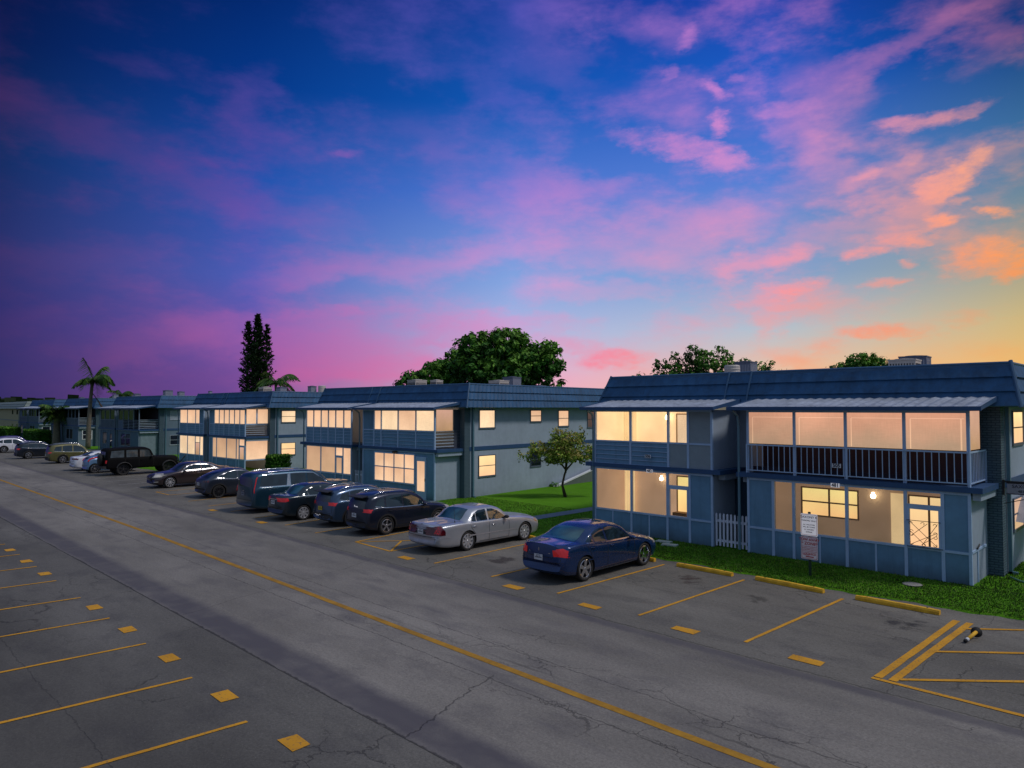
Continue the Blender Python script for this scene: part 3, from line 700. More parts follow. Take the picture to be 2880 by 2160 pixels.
    def bay(a0,a1,z0,z1,cells,open_side=None,depth=bm,side_kind=None,room=None,closed=True):
        fr=B(); pn=B(); any_p=False
        zz=[z0,z1]
        edges=sorted({round(c[0],3) for c in cells}|{round(c[1],3) for c in cells})
        for a in edges:
            w=.045 if a not in (a0,a1) else .06
            x0,x1=(a-w,a+w); x0=max(x0,a0-.02); x1=min(x1,a1+.02)
            fr.box(x0,x1,-.035,.05,z0,z1)
        fr.box(a0-.02,a1+.02,-.030,.05,z1-.08,z1)
        for c in cells:
            cl,cr=c[0]+.045,c[1]-.045
            for (q0,q1,kind) in c[2]:
                if kind in('pan','grey'):
                    (pn if kind=='pan' else pg).box(cl-.03,cr+.03,.0,.03,q0,q1)
                    if q1<z1-.1: fr.box(c[0],c[1],-.028,.05,q1-.04,q1+.03)
                elif kind=='stud': pn.box(cl-.03,cr+.03,.0,.03,q0,q1); fr.box(c[0],c[1],-.028,.05,q1-.04,q1+.03); m_=(c[0]+c[1])/2; fr.box(m_-.025,m_+.025,-.02,.02,q0,q1-.04)
                elif kind=='sid':
                    pn.box(cl-.03,cr+.03,.01,.03,q0,q1); n=5; h=(q1-q0)/n
                    for i in range(n): pn.add([(cl-.02,-.015,q0+i*h+.012),(cr+.02,-.015,q0+i*h+.012),(cr+.02,.008,q0+(i+1)*h-.02),(cl-.02,.008,q0+(i+1)*h-.02),(cl-.02,.011,q0+i*h+.012),(cr+.02,.011,q0+i*h+.012)],[(0,1,2,3),(4,5,1,0)]); fr.box(cl,cr,-.022,-.008,q0+i*h-.008,q0+i*h+.012)
                    fr.box(c[0],c[1],-.028,.05,q1-.04,q1+.02)
                elif kind=='bars':
                    n=6
                    for i in range(1,n+1): fr.box(cl,cr,-.02,.015,q0+(q1-q0)*i/n-.02,q0+(q1-q0)*i/n+.02)
                elif kind=='fine':
                    pn.box(cl,cr,.0,.02,q0,q1)
                    n=int((cr-cl)/.1)
                    for i in range(1,n): fr.box(cl+(cr-cl)*i/n-.01,cl+(cr-cl)*i/n+.01,-.02,-.001,q0,q1)
                    fr.box(c[0],c[1],-.028,.05,q1-.04,q1+.02)
                elif kind=='door':
                    fr.box(cl,cr,-.045,.03,q1-.07,q1+.07); fr.box(cl,cl+.06,-.05,.03,q0,q1-.07); fr.box(cr-.06,cr,-.05,.03,q0,q1-.07); fr.box(cl+.06,cr-.06,-.05,.03,q0,q0+.06)
                elif kind is None: pass
                else:   # glazing
                    g=B(); g.box(cl-.02,cr+.02,.015,.022,q0,q1); g.build('window_pane',kind,root)
        if pg.v: pg.build('infill_panel',PANELGREY,root)
        if pn.v: pn.build('porch_panel',S.get('front',FRONT),root)
        fr.build('porch_frame',TRIM if S.get('near') else S.get('trim',TRIM2),root)
        # side returns
        if open_side!='L': sd=B(); sd.box(a0,a0+.05,.05,depth,z0,z1); sd.build('porch_side_wall',wm,root)
        if open_side!='R': sd=B(); sd.box(a1-.05,a1,.05,depth,z0,z1); sd.build('porch_side_wall',wm,root)
        if room:
            rm=B(); wallm,items=room
            rm.quad((a0+.07,1.98,z0+.02),(a1-.07,1.98,z0+.02),(a1-.07,1.98,z1-.02),(a0+.07,1.98,z1-.02))
            rm.quad((a0+.06,.06,z0+.02),(a0+.06,1.98,z0+.02),(a0+.06,1.98,z1-.02),(a0+.06,.06,z1-.02))
            if open_side!='R': rm.quad((a1-.06,.06,z0+.02),(a1-.06,1.98,z0+.02),(a1-.06,1.98,z1-.02),(a1-.06,.06,z1-.02))
            rm.quad((a0+.06,.05,z1-.02),(a1-.06,.05,z1-.02),(a1-.06,1.98,z1-.02),(a0+.06,1.98,z1-.02))
            rm.quad((a0+.06,.05,z0+.02),(a1-.06,.05,z0+.02),(a1-.06,1.98,z0+.02),(a0+.06,1.98,z0+.02))
            ob=rm.build('porch_lining',wallm,root)
            for it in items:
                k=it[0]
                if k=='globe':
                    gb=B(); gb.lathe([(0,-.085),(.05,-.07),(.075,-.04),(.085,0),(.075,.04),(.05,.07),(0,.085)],16,c=(it[1],1.80,it[2])); gb.lathe([(.04,.08),(.05,.12),(0,.13)],10,c=(it[1],1.80,it[2])); gb.build('globe_lamp',LAMP,root,True)
                elif k=='win':
                    _,w0,w1,h0,h1,m_,nx,nz=it
                    g=B(); g.box(w0,w1,1.955,1.962,h0,h1); g.build('window_pane',m_,root)
                    f=B(); frame_rect(f,w0-.05,w1+.05,h0-.05,h1+.05,1.955,.05,.03)
                    for i in range(1,nx): f.box(w0+(w1-w0)*i/nx-.03,w0+(w1-w0)*i/nx+.03,1.925,1.954,h0,h1)
                    for i in range(1,nz): f.box(w0,w1,1.93,1.954,h0+(h1-h0)*i/nz-.025,h0+(h1-h0)*i/nz+.025)
                    f.build('window_frame',surf('inner frame',(.30,.22,.16),.7),root)
                elif k=='box':
                    _,w0,w1,h0,h1,m_=it; f=B(); f.box(w0,w1,1.5,1.9,h0,h1); f.build('cabinet' if it[-1] is not CREAM else 'door_leaf',m_,root)
                elif k=='pan':
                    _,w0,w1,h0,h1,m_=it; f=B(); f.box(w0,w1,1.94,1.97,h0,h1); f.build('door_leaf',m_,root)
                elif k=='curtain':
                    _,w0,w1,h0,h1,m_=it; n=24; vs=[];fs=[]
                    for i in range(n+1):
                        a=w0+(w1-w0)*i/n; d_=1.75+.05*math.sin(i*1.6); vs+=[(a,d_,h0),(a,d_,h1)]
                    for i in range(n): fs.append((2*i,2*i+2,2*i+3,2*i+1))
                    f=B(); f.add(vs,fs); f.build('curtain',m_,root,True)
    TRIM2=S.get('trim',TRIM); 
    for args in S['bays']:
        pg=B(); 
        bay(*args[0],**args[1])
    # railings on open balconies
    for (kind,a0,a1,side) in S.get('rails',[]):
        b=B(); z0,z1=2.79,3.78
        if kind=='vert':
            b.box(a0,a1,-.085,-.045,z1-.045,z1); b.box(a0,a1,-.08,-.05,z0+.08,z0+.11)
            n=int((a1-a0)/.185)
            for i in range(n+1): a=a0+(a1-a0)*i/n; b.box(a-.011,a+.011,-.076,-.054,z0+.11,z1-.045)
            for a in (a0,(a0+a1)/2,a1-.02): b.box(a-.02,a+.025,-.09,-.04,z0,z1)
        if side=='R':
            x=a1
            if kind=='vert':
                b.box(x-.03,x+.01,-.045,1.9,z1-.045,z1); b.box(x-.03,x+.01,-.045,1.9,z0+.08,z0+.11)
                for i in range(1,11): y=.18*i-.02; b.box(x-.022,x,y-.011,y+.011,z0+.11,z1-.045)
                b.box(x-.04,x+.01,1.86,1.91,z0,z1)
            else:
                for i in range(6): zz=z0+.12+i*.17; b.box(x-.03,x+.0,.03,bm-.1,zz,zz+.05)
        b.build('balcony_railing',TRIM if kind=='vert' else surf('rail pale',(.36,.44,.54),.6),root)
    # recess between the bays
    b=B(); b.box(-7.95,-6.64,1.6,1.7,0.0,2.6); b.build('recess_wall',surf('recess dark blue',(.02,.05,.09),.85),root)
    # side windows (right wall)
    for (y0,y1,z0,z1,m_,nz) in S.get('side',[]):
        g=B(); g.box(aR+.004,aR+.012,y0+.03,y1-.03,z0+.03,z1-.03); g.build('window_pane',m_,root)
        f=B(); d=aR+.045
        f.box(aR-.01,d,y0-.03,y1+.03,z0-.05,z0+.04); f.box(aR-.01,d-.002,y0,y1,z1-.04,z1+.01); f.box(aR-.01,d,y0-.01,y0+.04,z0+.04,z1-.04); f.box(aR-.01,d,y1-.04,y1+.01,z0+.04,z1-.04)
        for i in range(1,nz): zc=z0+(z1-z0)*i/nz; f.box(aR+.012,aR+.035,y0+.04,y1-.04,zc-.02,zc+.02)
        f.build('window_frame',S.get('wframe',surf('window frame slate',(.10,.13,.18),.5)),root)
    for (s,a,z,m_,big,bgm) in S.get('plates',[]):
        b=B(); b.box(a-.135,a+.135,-.125,-.112,z-.065,z+.065); pl=b.build('number_plate',bgm,root)
        loc=T(a,-.128,z); text('number',s,.150,INK,pl,loc,(R(90),0,math.atan2(ax[1],ax[0])),bold=.006)
    for fn in S.get('extra',[]): fn(root,B,T)
    return root,T
P='pan'
# --- nearest building
def near_extra(root,B,T):
    # scroll ironwork on the porch door
    b=B(); a0,a1=-1.62,-.73; z0,z1=.98,1.72; y=-.075; ir=.010
    b.tube([(a0,y,z1),(a1,y,z1)],ir,6); b.tube([(a0,y,z0-.02),(a1+.05,y,z0-.02)],ir,6)
    def scroll(cx,cz,s,flip): 
        pts=[]; 
        for i in range(9):
            t=i/8*math.pi*1.35; r=.055*(1-.45*i/8); pts.append((cx+s*(r*math.cos(t)),y,cz+flip*(r*math.sin(t))))
        b.tube(pts,ir*.8,5)
    for i in range(2):
        off=i*.30
        b.tube([(a0+.10+off,y,z0+.04),(a1-.10 if not i else a1-.08,y,z1-.05-(0 if i else .26))],ir*.8,5)
        b.tube([(a0+.10+off*0,y,z1-.05-off*.9),(a1-.10-(.30 if i else 0),y,z0+.04)],ir*.8,5)
    b.tube([(a0+.12,y,z0+.30),(a0+.55,y,z1-.06)],ir*.8,5); b.tube([(a1-.5,y,z0+.06),(a1-.10,y,z0+.36)],ir*.8,5)
    for cx,cz,s,fl in ((a0+.10,z1-.08,1,1),(a0+.43,z1-.08,-1,1),(a1-.14,z1-.10,-1,1),(a0+.12,z0+.08,1,-1),(a0+.45,z0+.06,-1,-1),(a1-.14,z0+.08,-1,-1),(a0+.12,z0+.42,1,1),(a1-.13,z0+.40,-1,1),(a0+.12,z0+.34,1,-1),(a1-.13,z0+.30,-1,-1)): scroll(cx,cz,s,fl)
    b.build('scroll_grille',DARKM,root,True)
    # shade frames of the upper right porch
    b=B()
    for p,q in ((-6.55,-5.02),(-4.93,-3.39),(-3.29,-1.71),(-1.61,-.08)):
        b.box(p+.12,q-.03,.012,.0145,4.70,4.72); b.box(p+.10,p+.13,.012,.0145,3.82,4.70); b.box(q-.13,q-.09,.012,.0145,3.82,4.70) if q>-.2 else None
    b.build('shade_hem',G_EDGE,root)
    b=B(); b.quad((.0,.10,3.82),(.0,1.25,3.82),(.0,1.25,4.93),(.0,.10,4.93)); b.build('side_shade',G_SHADE2,root)
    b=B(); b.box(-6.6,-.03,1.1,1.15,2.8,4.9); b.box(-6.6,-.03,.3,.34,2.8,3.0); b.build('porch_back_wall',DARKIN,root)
    # latch and sill of the side wall below
    b=B(); b.box(-.02,.03,.0,1.66,.93,1.0); b.box(-.01,.025,.62,.70,0,.93); b.build('side_trim',TRIM,root)
    b=B(); b.tube([(.05,.45,1.02),(.05,.62,1.07),(.05,.70,1.12)],.022,8); b.build('side_latch',DARKM,root)
NEAR=dict(near=True,depth=30,wall=WALL,
 bays=[
  ((-6.62,0,0,2.63,[(-6.62,-5.72,[(0,.93,P),(.93,2.63,P)]),(-5.72,-5.02,[(0,.93,P),(.96,2.55,SCREEN)]),(-5.02,-3.34,[(0,.93,'stud'),(.96,2.55,SCREEN)]),(-3.34,-1.66,[(0,.93,'stud'),(.96,2.55,SCREEN)]),(-1.66,-.69,[(0,.93,P),(.93,2.12,'door'),(2.17,2.55,SCREEN)]),(-.69,0,[(0,.93,P),(.93,2.63,P)])]),
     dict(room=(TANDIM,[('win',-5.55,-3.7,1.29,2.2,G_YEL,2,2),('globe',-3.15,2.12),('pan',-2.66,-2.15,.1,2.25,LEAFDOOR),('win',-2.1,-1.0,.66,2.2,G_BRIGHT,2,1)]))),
  ((-6.62,0,2.79,4.95,[(-6.62,-4.97,[(3.80,4.9,G_SHADE)]),(-4.97,-3.34,[(3.80,4.9,G_SHADE)]),(-3.34,-1.66,[(3.80,4.9,G_SHADE)]),(-1.66,0,[(3.80,4.9,G_SHADE)])]),dict(open_side='R')),
  ((-13.32,-7.97,0,2.63,[(-13.32,-11.5,[(0,.93,'stud'),(.96,2.55,SCREEN)]),(-11.5,-9.85,[(0,.93,'stud'),(.96,2.55,SCREEN)]),(-9.85,-8.9,[(0,.93,P),(.93,2.05,'door'),(2.12,2.55,SCREEN)]),(-8.9,-7.97,[(0,.93,P),(.93,2.63,P)])]),
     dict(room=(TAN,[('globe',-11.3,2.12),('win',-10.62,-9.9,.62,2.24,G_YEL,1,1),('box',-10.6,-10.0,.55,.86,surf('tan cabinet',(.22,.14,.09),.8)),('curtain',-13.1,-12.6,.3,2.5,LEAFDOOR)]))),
  ((-13.32,-7.97,2.79,4.95,[(-13.32,-11.53,[(2.79,3.70,'sid'),(3.72,4.88,SCREEN)]),(-11.53,-9.80,[(2.79,3.70,'sid'),(3.72,4.88,SCREEN)]),(-9.80,-8.95,[(2.79,3.70,'grey'),(3.72,4.88,SCREEN)]),(-8.95,-7.97,[(2.79,3.70,'grey'),(3.70,4.9,'grey')])]),
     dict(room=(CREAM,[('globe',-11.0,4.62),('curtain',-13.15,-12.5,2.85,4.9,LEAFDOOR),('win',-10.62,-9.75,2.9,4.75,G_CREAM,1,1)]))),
 ],
 rails=[('vert',-6.62,.02,'R')],
 side=[(3.57,5.2,3.87,4.92,G_BRIGHT,2),(3.4,5.0,1.2,2.2,G_DULL,2),(9,10.2,3.87,4.9,G_CREAM,2)],
 plates=[('506',-10.65,3.16,None,0,WHITE),('505',-3.59,3.20,None,0,WHITE),('481',-3.64,2.58,None,0,SIGNW),('482',-10.58,2.60,None,0,SIGNW)],
 extra=[near_extra])
near,_T=building((-5.08,23.25),0,90,'nearest two storey building with four porches lit from inside and navy mansard roof',NEAR)
for o in list(near.children):
    if o.name.startswith('number_plate'): pass
# --- second building
def mid_extra(root,B,T):
    b=B(); m_=B()
    for i in range(4):
        a0=-5.43+i*.94; 
        for z0,z1 in ((.85,1.62),(1.68,2.42)):
            g=B(); g.box(a0+.04,a0+.90,-.012,-.006,z0,z1); g.build('window_pane',G_PEACH,root)
        b.box(a0-.04,a0+.03,-.04,.0,.80,2.46)
    b.box(-1.74,-1.64,-.04,.0,.80,2.46); b.box(-5.47,-1.64,-.045,.0,2.42,2.50); b.box(-5.47,-1.64,-.045,.0,.77,.84); b.box(-5.4,-1.7,-.035,.0,1.62,1.68)
    b.build('window_frame',TRIM,root)
    b=B(); b.box(-1.58,-.68,-.05,.0,.05,2.36); d=b.build('door',TRIM,root)
    b=B(); b.box(-1.42,-.80,-.062,-.052,.50,2.12); b.build('door_glass',G_PEACH,d)
    b=B(); b.box(-.77,-.74,-.085,-.052,1.05,1.2); b.build('door_handle',DARKM,d)
    b=B(); b.lathe([(0,0),(.14,-.02),(.13,-.12),(.05,-.16),(0,-.16)],12,c=(-3.3,-.2,2.62)); b.tube([(-3.3,-.05,2.55),(-3.3,-.2,2.6)],.02,6); b.build('wall_lamp',DARKM,root)
    b=B(); b.quad((0,.1,3.78),(0,1.35,3.78),(0,1.35,4.93),(0,.1,4.93)); b.build('side_shade',G_SHADE2,root)
    # recessed side of the ground floor and dark balcony end
    b=B(); b.box(-.05,.0,1.45,bm_,2.8,4.93); b.build('balcony_end_wall',surf('balcony end dark',(.05,.06,.09),.9),root)
bm_=2.05
MID=dict(depth=26,wframe=surf('window frame slate',(.10,.13,.18),.5),
 bays=[
  ((-6.62,0,0,2.63,[(-6.62,0,[(0,2.63,P)])]),{}),
  ((-6.62,0,2.79,4.95,[(-6.62,-5.5,[(2.79,3.76,'sid'),(3.76,4.9,P)]),(-5.5,-4.8,[(2.79,3.76,'sid'),(3.8,4.88,G_PEACH)]),(-4.8,-3.2,[(2.79,3.76,'sid'),(3.8,4.88,G_CREAM)]),(-3.2,-1.6,[(2.79,3.76,'sid'),(3.8,4.88,G_PEACH)]),(-1.6,0,[(2.79,3.76,'sid'),(3.8,4.88,G_CREAM)])]),dict(open_side='R')),
  ((-13.1,-7.85,0,2.63,[(-13.1,-11.3,[(0,.93,P),(.98,2.55,G_DULL)]),(-11.3,-9.6,[(0,.93,P),(.98,2.55,G_DULL)]),(-9.6,-8.75,[(0,.93,P),(.93,2.0,'door'),(.99,1.93,G_DULL),(2.07,2.55,G_PEACH)]),(-8.75,-7.85,[(0,.93,P),(.98,2.55,G_PEACH)])]),{}),
  ((-13.1,-7.85,2.79,4.95,[(-13.1,-12.2,[(2.79,3.78,'sid'),(3.82,4.9,G_PEACH)]),(-12.2,-11.3,[(2.79,3.78,'sid'),(3.82,4.9,G_PEACH)]),(-11.3,-10.45,[(2.79,3.78,'sid'),(3.82,4.9,G_PEACH)]),(-10.45,-9.6,[(2.79,3.78,'sid'),(3.82,4.9,G_PEACH)]),(-9.6,-8.7,[(2.79,3.78,'sid'),(3.82,4.9,G_PEACH)]),(-8.7,-7.85,[(2.79,3.78,'sid'),(3.82,4.9,G_PEACH)])]),dict(open_side='R')),
 ],
 rails=[('bars',-6.62,0,'R')],
 side=[(3.1,4.45,3.88,4.92,G_CREAM,1),(7.75,8.85,4.18,4.9,G_PEACH,2),(10.65,11.8,3.84,4.88,G_PEACH,2),(14.0,15.1,3.7,4.8,G_DIM,2),(3.05,4.5,1.14,2.34,G_BRIGHT,2),(7.75,8.8,1.42,2.28,DKGLASS,2)],
 extra=[mid_extra])
mid,_=building((-29.95,24.1),180-178.6,95.0,'second building from the right with the row of lit blinds above the parked cars',MID)
# --- third
def b3_extra(root,B,T):
    b=B(); b.quad((.0,.1,.95),(.0,1.9,1.0),(.0,1.9,2.5),(.0,.1,2.5)); b.build('side_window_pane',G_PEACH,root)
    b=B(); b.quad((.0,.1,3.78),(.0,1.9,3.78),(.0,1.9,4.93),(.0,.1,4.93)); b.build('side_shade',G_PEACH,root)
    b=B(); b.box(-.02,.03,.9,1.02,3.80,4.93); b.box(-.02,.03,.0,1.95,3.7,3.8); b.build('side_frame',TRIM,root); b=B(); b.box(-.02,.03,.0,1.95,.88,.97); b.build('side_sill',TRIM,root)
B3=dict(depth=20,
 bays=[
  ((-6.62,0,0,2.63,[(-6.62,-6.0,[(0,2.63,P)]),(-6.0,-5.2,[(0,.93,P),(.98,2.55,G_DULL)]),(-5.2,-3.3,[(0,.93,P),(.98,2.55,G_DULL)]),(-3.3,-1.5,[(0,.93,P),(.98,2.55,G_DULL)]),(-1.5,-1.0,[(0,.93,P),(.98,2.55,G_DULL)]),(-1.0,0,[(0,.93,P),(.93,2.0,'door'),(.98,1.95,G_SHADE2),(2.07,2.55,G_PEACH)])]),dict(open_side='R')),
  ((-6.62,0,2.79,4.95,[(-6.62,-5.7,[(2.79,3.72,'sid'),(3.72,4.9,P)])]+[(-5.7+i*.95,-4.75+i*.95,[(2.79,3.72,'sid'),(3.78,4.88,G_PEACH)]) for i in range(6)]),dict(open_side='R')),
  ((-13.1,-7.85,0,2.63,[(-13.1,-11.3,[(0,.93,P),(.98,2.55,G_CREAM)]),(-11.3,-9.6,[(0,.93,P),(.98,2.55,G_CREAM)]),(-9.6,-8.6,[(0,.93,P),(.98,2.0,G_SHADE2),(2.05,2.55,G_CREAM)]),(-8.6,-7.85,[(0,.93,P),(.98,2.55,G_CREAM)])]),{}),
  ((-13.1,-7.85,2.79,4.95,[(-13.1,-11.4,[(2.79,3.68,'sid'),(3.72,4.9,G_PEACH)]),(-11.4,-9.6,[(2.79,3.68,'sid'),(3.72,4.9,G_PEACH)]),(-9.6,-8.7,[(2.79,3.68,'sid'),(3.72,4.9,G_PEACH)]),(-8.7,-7.85,[(2.79,3.68,'sid'),(3.7,4.9,P)])]),{}),
 ],
 rails=[('bars',-6.62,0,'R')],
 side=[(2.9,4.2,3.86,4.83,G_CREAM,2),(2.9,4.2,1.2,2.21,G_BRIGHT,2),(8,9.2,3.9,4.85,DKGLASS,2)],
 extra=[b3_extra])
building((-54.5,24.8),0.8,93.0,'third building from the right with glowing corner porches and a hedge beside',B3)
# --- fourth, fifth, sixth: unlit
DK=dict(depth=34)
def dark_spec(v):
    rr=random.Random(v); wp=surf('rail pale',(.36,.44,.54),.6)
    low_r=[(-6.62,-5.8,[(0,2.63,P)]),(-5.8,-4.2,[(0,.95,P),(1.0,2.2,DKGLASS),(2.25,2.63,P)]),(-4.2,-2.6,[(0,.95,P),(1.0,2.2,DKGLASS),(2.25,2.63,P)]),(-2.6,0,[(0,2.63,P)])]
    low_l=[(-13.1,-12.2,[(0,2.63,P)]),(-12.2,-10.6,[(0,.95,P),(1.0,2.2,DKGLASS),(2.25,2.63,P)]),(-10.6,-9.6,[(0,2.63,P)]),(-9.6,-8.7,[(0,.05,P),(.1,2.1,DKGLASS),(2.15,2.63,P)]),(-8.7,-7.85,[(0,2.63,P)])]
    up_r=[(-6.62,-5.0,[(2.79,3.75,'sid' if v==4 else 'fine'),(3.8,4.9,DKGLASS)]),(-5.0,-3.3,[(2.79,3.75,'bars' if v==4 else 'fine'),(3.8,4.9,DKGLASS)]),(-3.3,-1.7,[(2.79,3.75,'bars' if v==4 else 'fine'),(3.8,4.9,DKGLASS)]),(-1.7,0,[(2.79,3.75,'bars' if v==4 else 'fine')])]
    up_l=[(-13.1,-11.4,[(2.79,3.75,'fine'),(3.8,4.9,P if v!=4 else DKGLASS)]),(-11.4,-9.6,[(2.79,3.75,'fine'),(3.8,4.9,DKGLASS)]),(-9.6,-7.85,[(2.79,3.75,'fine'),(3.8,4.9,DKGLASS)])]
    def ex(root,B,T):
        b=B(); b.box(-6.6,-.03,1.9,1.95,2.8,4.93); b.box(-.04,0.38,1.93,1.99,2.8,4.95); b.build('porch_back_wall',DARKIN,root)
        if v==4:
            b=B(); b.box(.0,.03,.15,1.85,.05,2.3); b.build('side_panel',surf('pale side panel',(.19,.26,.31),.8),root)
        else:
            b=B(); b.box(.0,.03,.5,1.5,1.0,2.2); b.build('side_window_pane',DKGLASS,root); b=B(); b.box(-.01,.06,.4,1.6,1.56,1.62); b.box(-.01,.06,.4,1.6,.95,1.03); b.box(-.01,.06,.4,1.6,2.15,2.23); b.box(-.01,.06,.4,.5,1.0,2.2); b.box(-.01,.06,1.5,1.6,1.0,2.2); b.build('side_window_frame',WHITE,root)
    return dict(depth=14,wall=surf('stucco falloff dark',(.13,.19,.26),.85,var=.12,scale=.5,bump=.35,bscale=30),front=surf('painted panel falloff dark',(.055,.11,.19),.75,var=.12,scale=.7),trim=surf('trim falloff dark',(.15,.20,.28),.6),  # darker copies of the building colours; lens falloff towards the left is painted in
      bays=[((-6.62,0,0,2.63,low_r),{}),((-6.62,0,2.79,4.95,up_r),dict(open_side='R')),((-13.1,-7.85,0,2.63,low_l),{}),((-13.1,-7.85,2.79,4.95,up_l),{})],
      rails=[('bars',-6.62,0,'R')],
      side=[(3.0,4.4,3.8,4.75,surf('white shutter',(.30,.36,.44),.6),2),(3.0,4.4,1.1,2.15,DKGLASS,2),(8,9.2,3.8,4.8,DKGLASS,2)],wframe=surf('window frame pale',(.36,.42,.5),.5),extra=[ex])
building((-80.3,25.1),.5,92,'unlit fourth building behind the black off-roader with white balcony bars',dark_spec(4))
building((-105.2,25.6),.5,92,'unlit fifth building behind the leaning palm trunk with white framed side window',dark_spec(5))
building((-130.0,26.2),.5,92,'unlit sixth building at the far left partly hidden by a shaggy palm',dark_spec(6))
# --- beige building far left
t=empty('beige_building',(-154,29,0),R(-3),'low beige building with pale tiled roof at the far left edge','building')
bw=surf('beige stucco',(.38,.36,.22),.85); b=MB(); b.box(-40,0,0,14,0,5.0); b.build('wall',bw,t)
b=MB(); strip_tiles(b,(-40.3,-.5,4.95),(.4,-.5,4.95),(-40,.2,6.3),(0,.2,6.3),3,.03,.3); strip_tiles(b,(.4,-.5,4.95),(.4,14,4.95),(0,.2,6.3),(0,14,6.3),3,.03,.3); b.box(-40,0,.2,14,4.96,6.25); b.build('roof',surf('pale tile',(.22,.27,.27),.8),t)
b=MB(); b.box(-40,.02,-.03,0,2.6,2.8); b.build('storey_band',surf('band grey',(.2,.24,.24),.8),t)
for a in (-4.5,-11,-17):
    for z in (1.2,3.9):
        b=MB(); b.box(a,a+1.6,-.03,-.02,z,z+.8); b.build('window_pane',DKGLASS,t)
# ------------------------------------------------------------------ rooftop condensers
def ac(x,y,z0,w,h,kind,label,rz=0):
    t=empty('air_conditioner',(x,y,z0),rz,label,'air conditioner','condenser units on the flat roofs')
    b=MB(); s=w/2; 
    b.box(-s,s,-s,s,.06,h-.05); bodym={'beige':ACM,'dark':ACD,'round':ACM}[kind]
    if kind=='round':
        b=MB(); b.lathe([(0,.05),(s,.05),(s,h-.05),(s*.9,h),(0,h)],20)
        for i in range(7): zz=.12+i*(h-.2)/7; b.lathe([(s,zz),(s+.02,zz+.02),(s,zz+.05)],20)
        b.build('cabinet',bodym,t)
    else:
        b.build('cabinet',bodym,t); f=MB()
        for sx,sy in ((0,-1),(1,0),(0,1),(-1,0)):
            n=9
            for i in range(n):
                u=-s*.82+s*1.64*i/(n-1)
                if sx==0: f.box(u-.018,u+.018,sy*s,sy*(s+.012),.16,h-.16)
                else: f.box(sx*s,sx*(s+.012),u-.018,u+.018,.16,h-.16)
        f.build('grille',ACL if kind=='beige' else surf('condenser slat',(.35,.37,.45),.5),t)
        f=MB(); f.box(-s-.02,s+.02,-s-.02,s+.02,h-.05,h); f.lathe([(s*.75,h+.001),(s*.75,h+.03),(s*.2,h+.05),(0,h+.05)],16); f.build('top_cover',bodym,t)
    f=MB(); f.box(-s-.1,s+.1,-s-.1,s+.1,-.0,.06); f.build('pad',CONC,t)
def hz(px,ytop,Zd,h):
    X_=(px-1440)/2000*Zd; return (.7071*(X_-Zd),.7071*(X_+Zd),5+(1149-ytop)/2000*Zd-h)

for (x,y,w_,h_,k,lab) in [(-16.59,31.49,.63,1.12,'round','tan ribbed condenser on the nearest roof in front of the leafy tree'),
 (-17.07,33.84,.72,1.41,'dark','dark slatted condenser just right of the tan one on the nearest roof'),
 (-8.53,29.65,.8,.9,'beige','pale condenser at the right end of the nearest roof'),
 (-9.17,33.25,.89,1.24,'dark','taller dark condenser behind the pale one at the right end of the roof'),
 (-35.27,26.96,.74,.81,'beige','left condenser of the pair left of the big round tree trunk line'),
 (-43.3,35.0,.6,1.26,'beige','small condenser just right of its wider neighbour under the left part of the tree'),
 (-33.2,32.0,.81,.86,'beige','pale low condenser under the right part of the big round tree'),
 (-34.2,34.2,.77,1.18,'dark','tall dark condenser behind the pale one under the big round tree'),
 (-38.9,42.0,.65,.9,'dark','distant low condenser at the right end of the second roof'),
 (-60.95,29.56,.74,.97,'beige','pale condenser in front of the palm on the third roof'),
 (-63.9,32.6,.62,1.1,'dark','dark condenser right of the pale one on the third roof'),
 (-67.04,37.61,.56,1.38,'dark','dark condenser on the third roof, left one of the pink sky pair'),
 (-66.31,38.34,.68,1.42,'round','brownish ribbed condenser at the right end of the third roof'),
 (-90.24,31.38,.76,1.24,'dark','large dark condenser on the fourth roof against the purple sky'),
 (-92.6,33.76,.58,1.17,'dark','smaller dark condenser on the fourth roof right of the large one'),
 (-88.6,35.8,.31,1.2,'dark','tiny dark vent box near the left end of the third roofline'),
 (-106.6,33.0,.68,1.1,'dark','dark condenser on the fifth roof right of the small palm crown'),
 (-114.5,32.5,.55,1.1,'dark','dark condenser on the fifth roof left of the small palm crown'),
 (-136.0,33.5,.55,.95,'dark','small condenser on the sixth roof above the shaggy palm')]:
    ac(x,y,5.951,w_*1.15,h_,k,lab,random.uniform(-.1,.1))
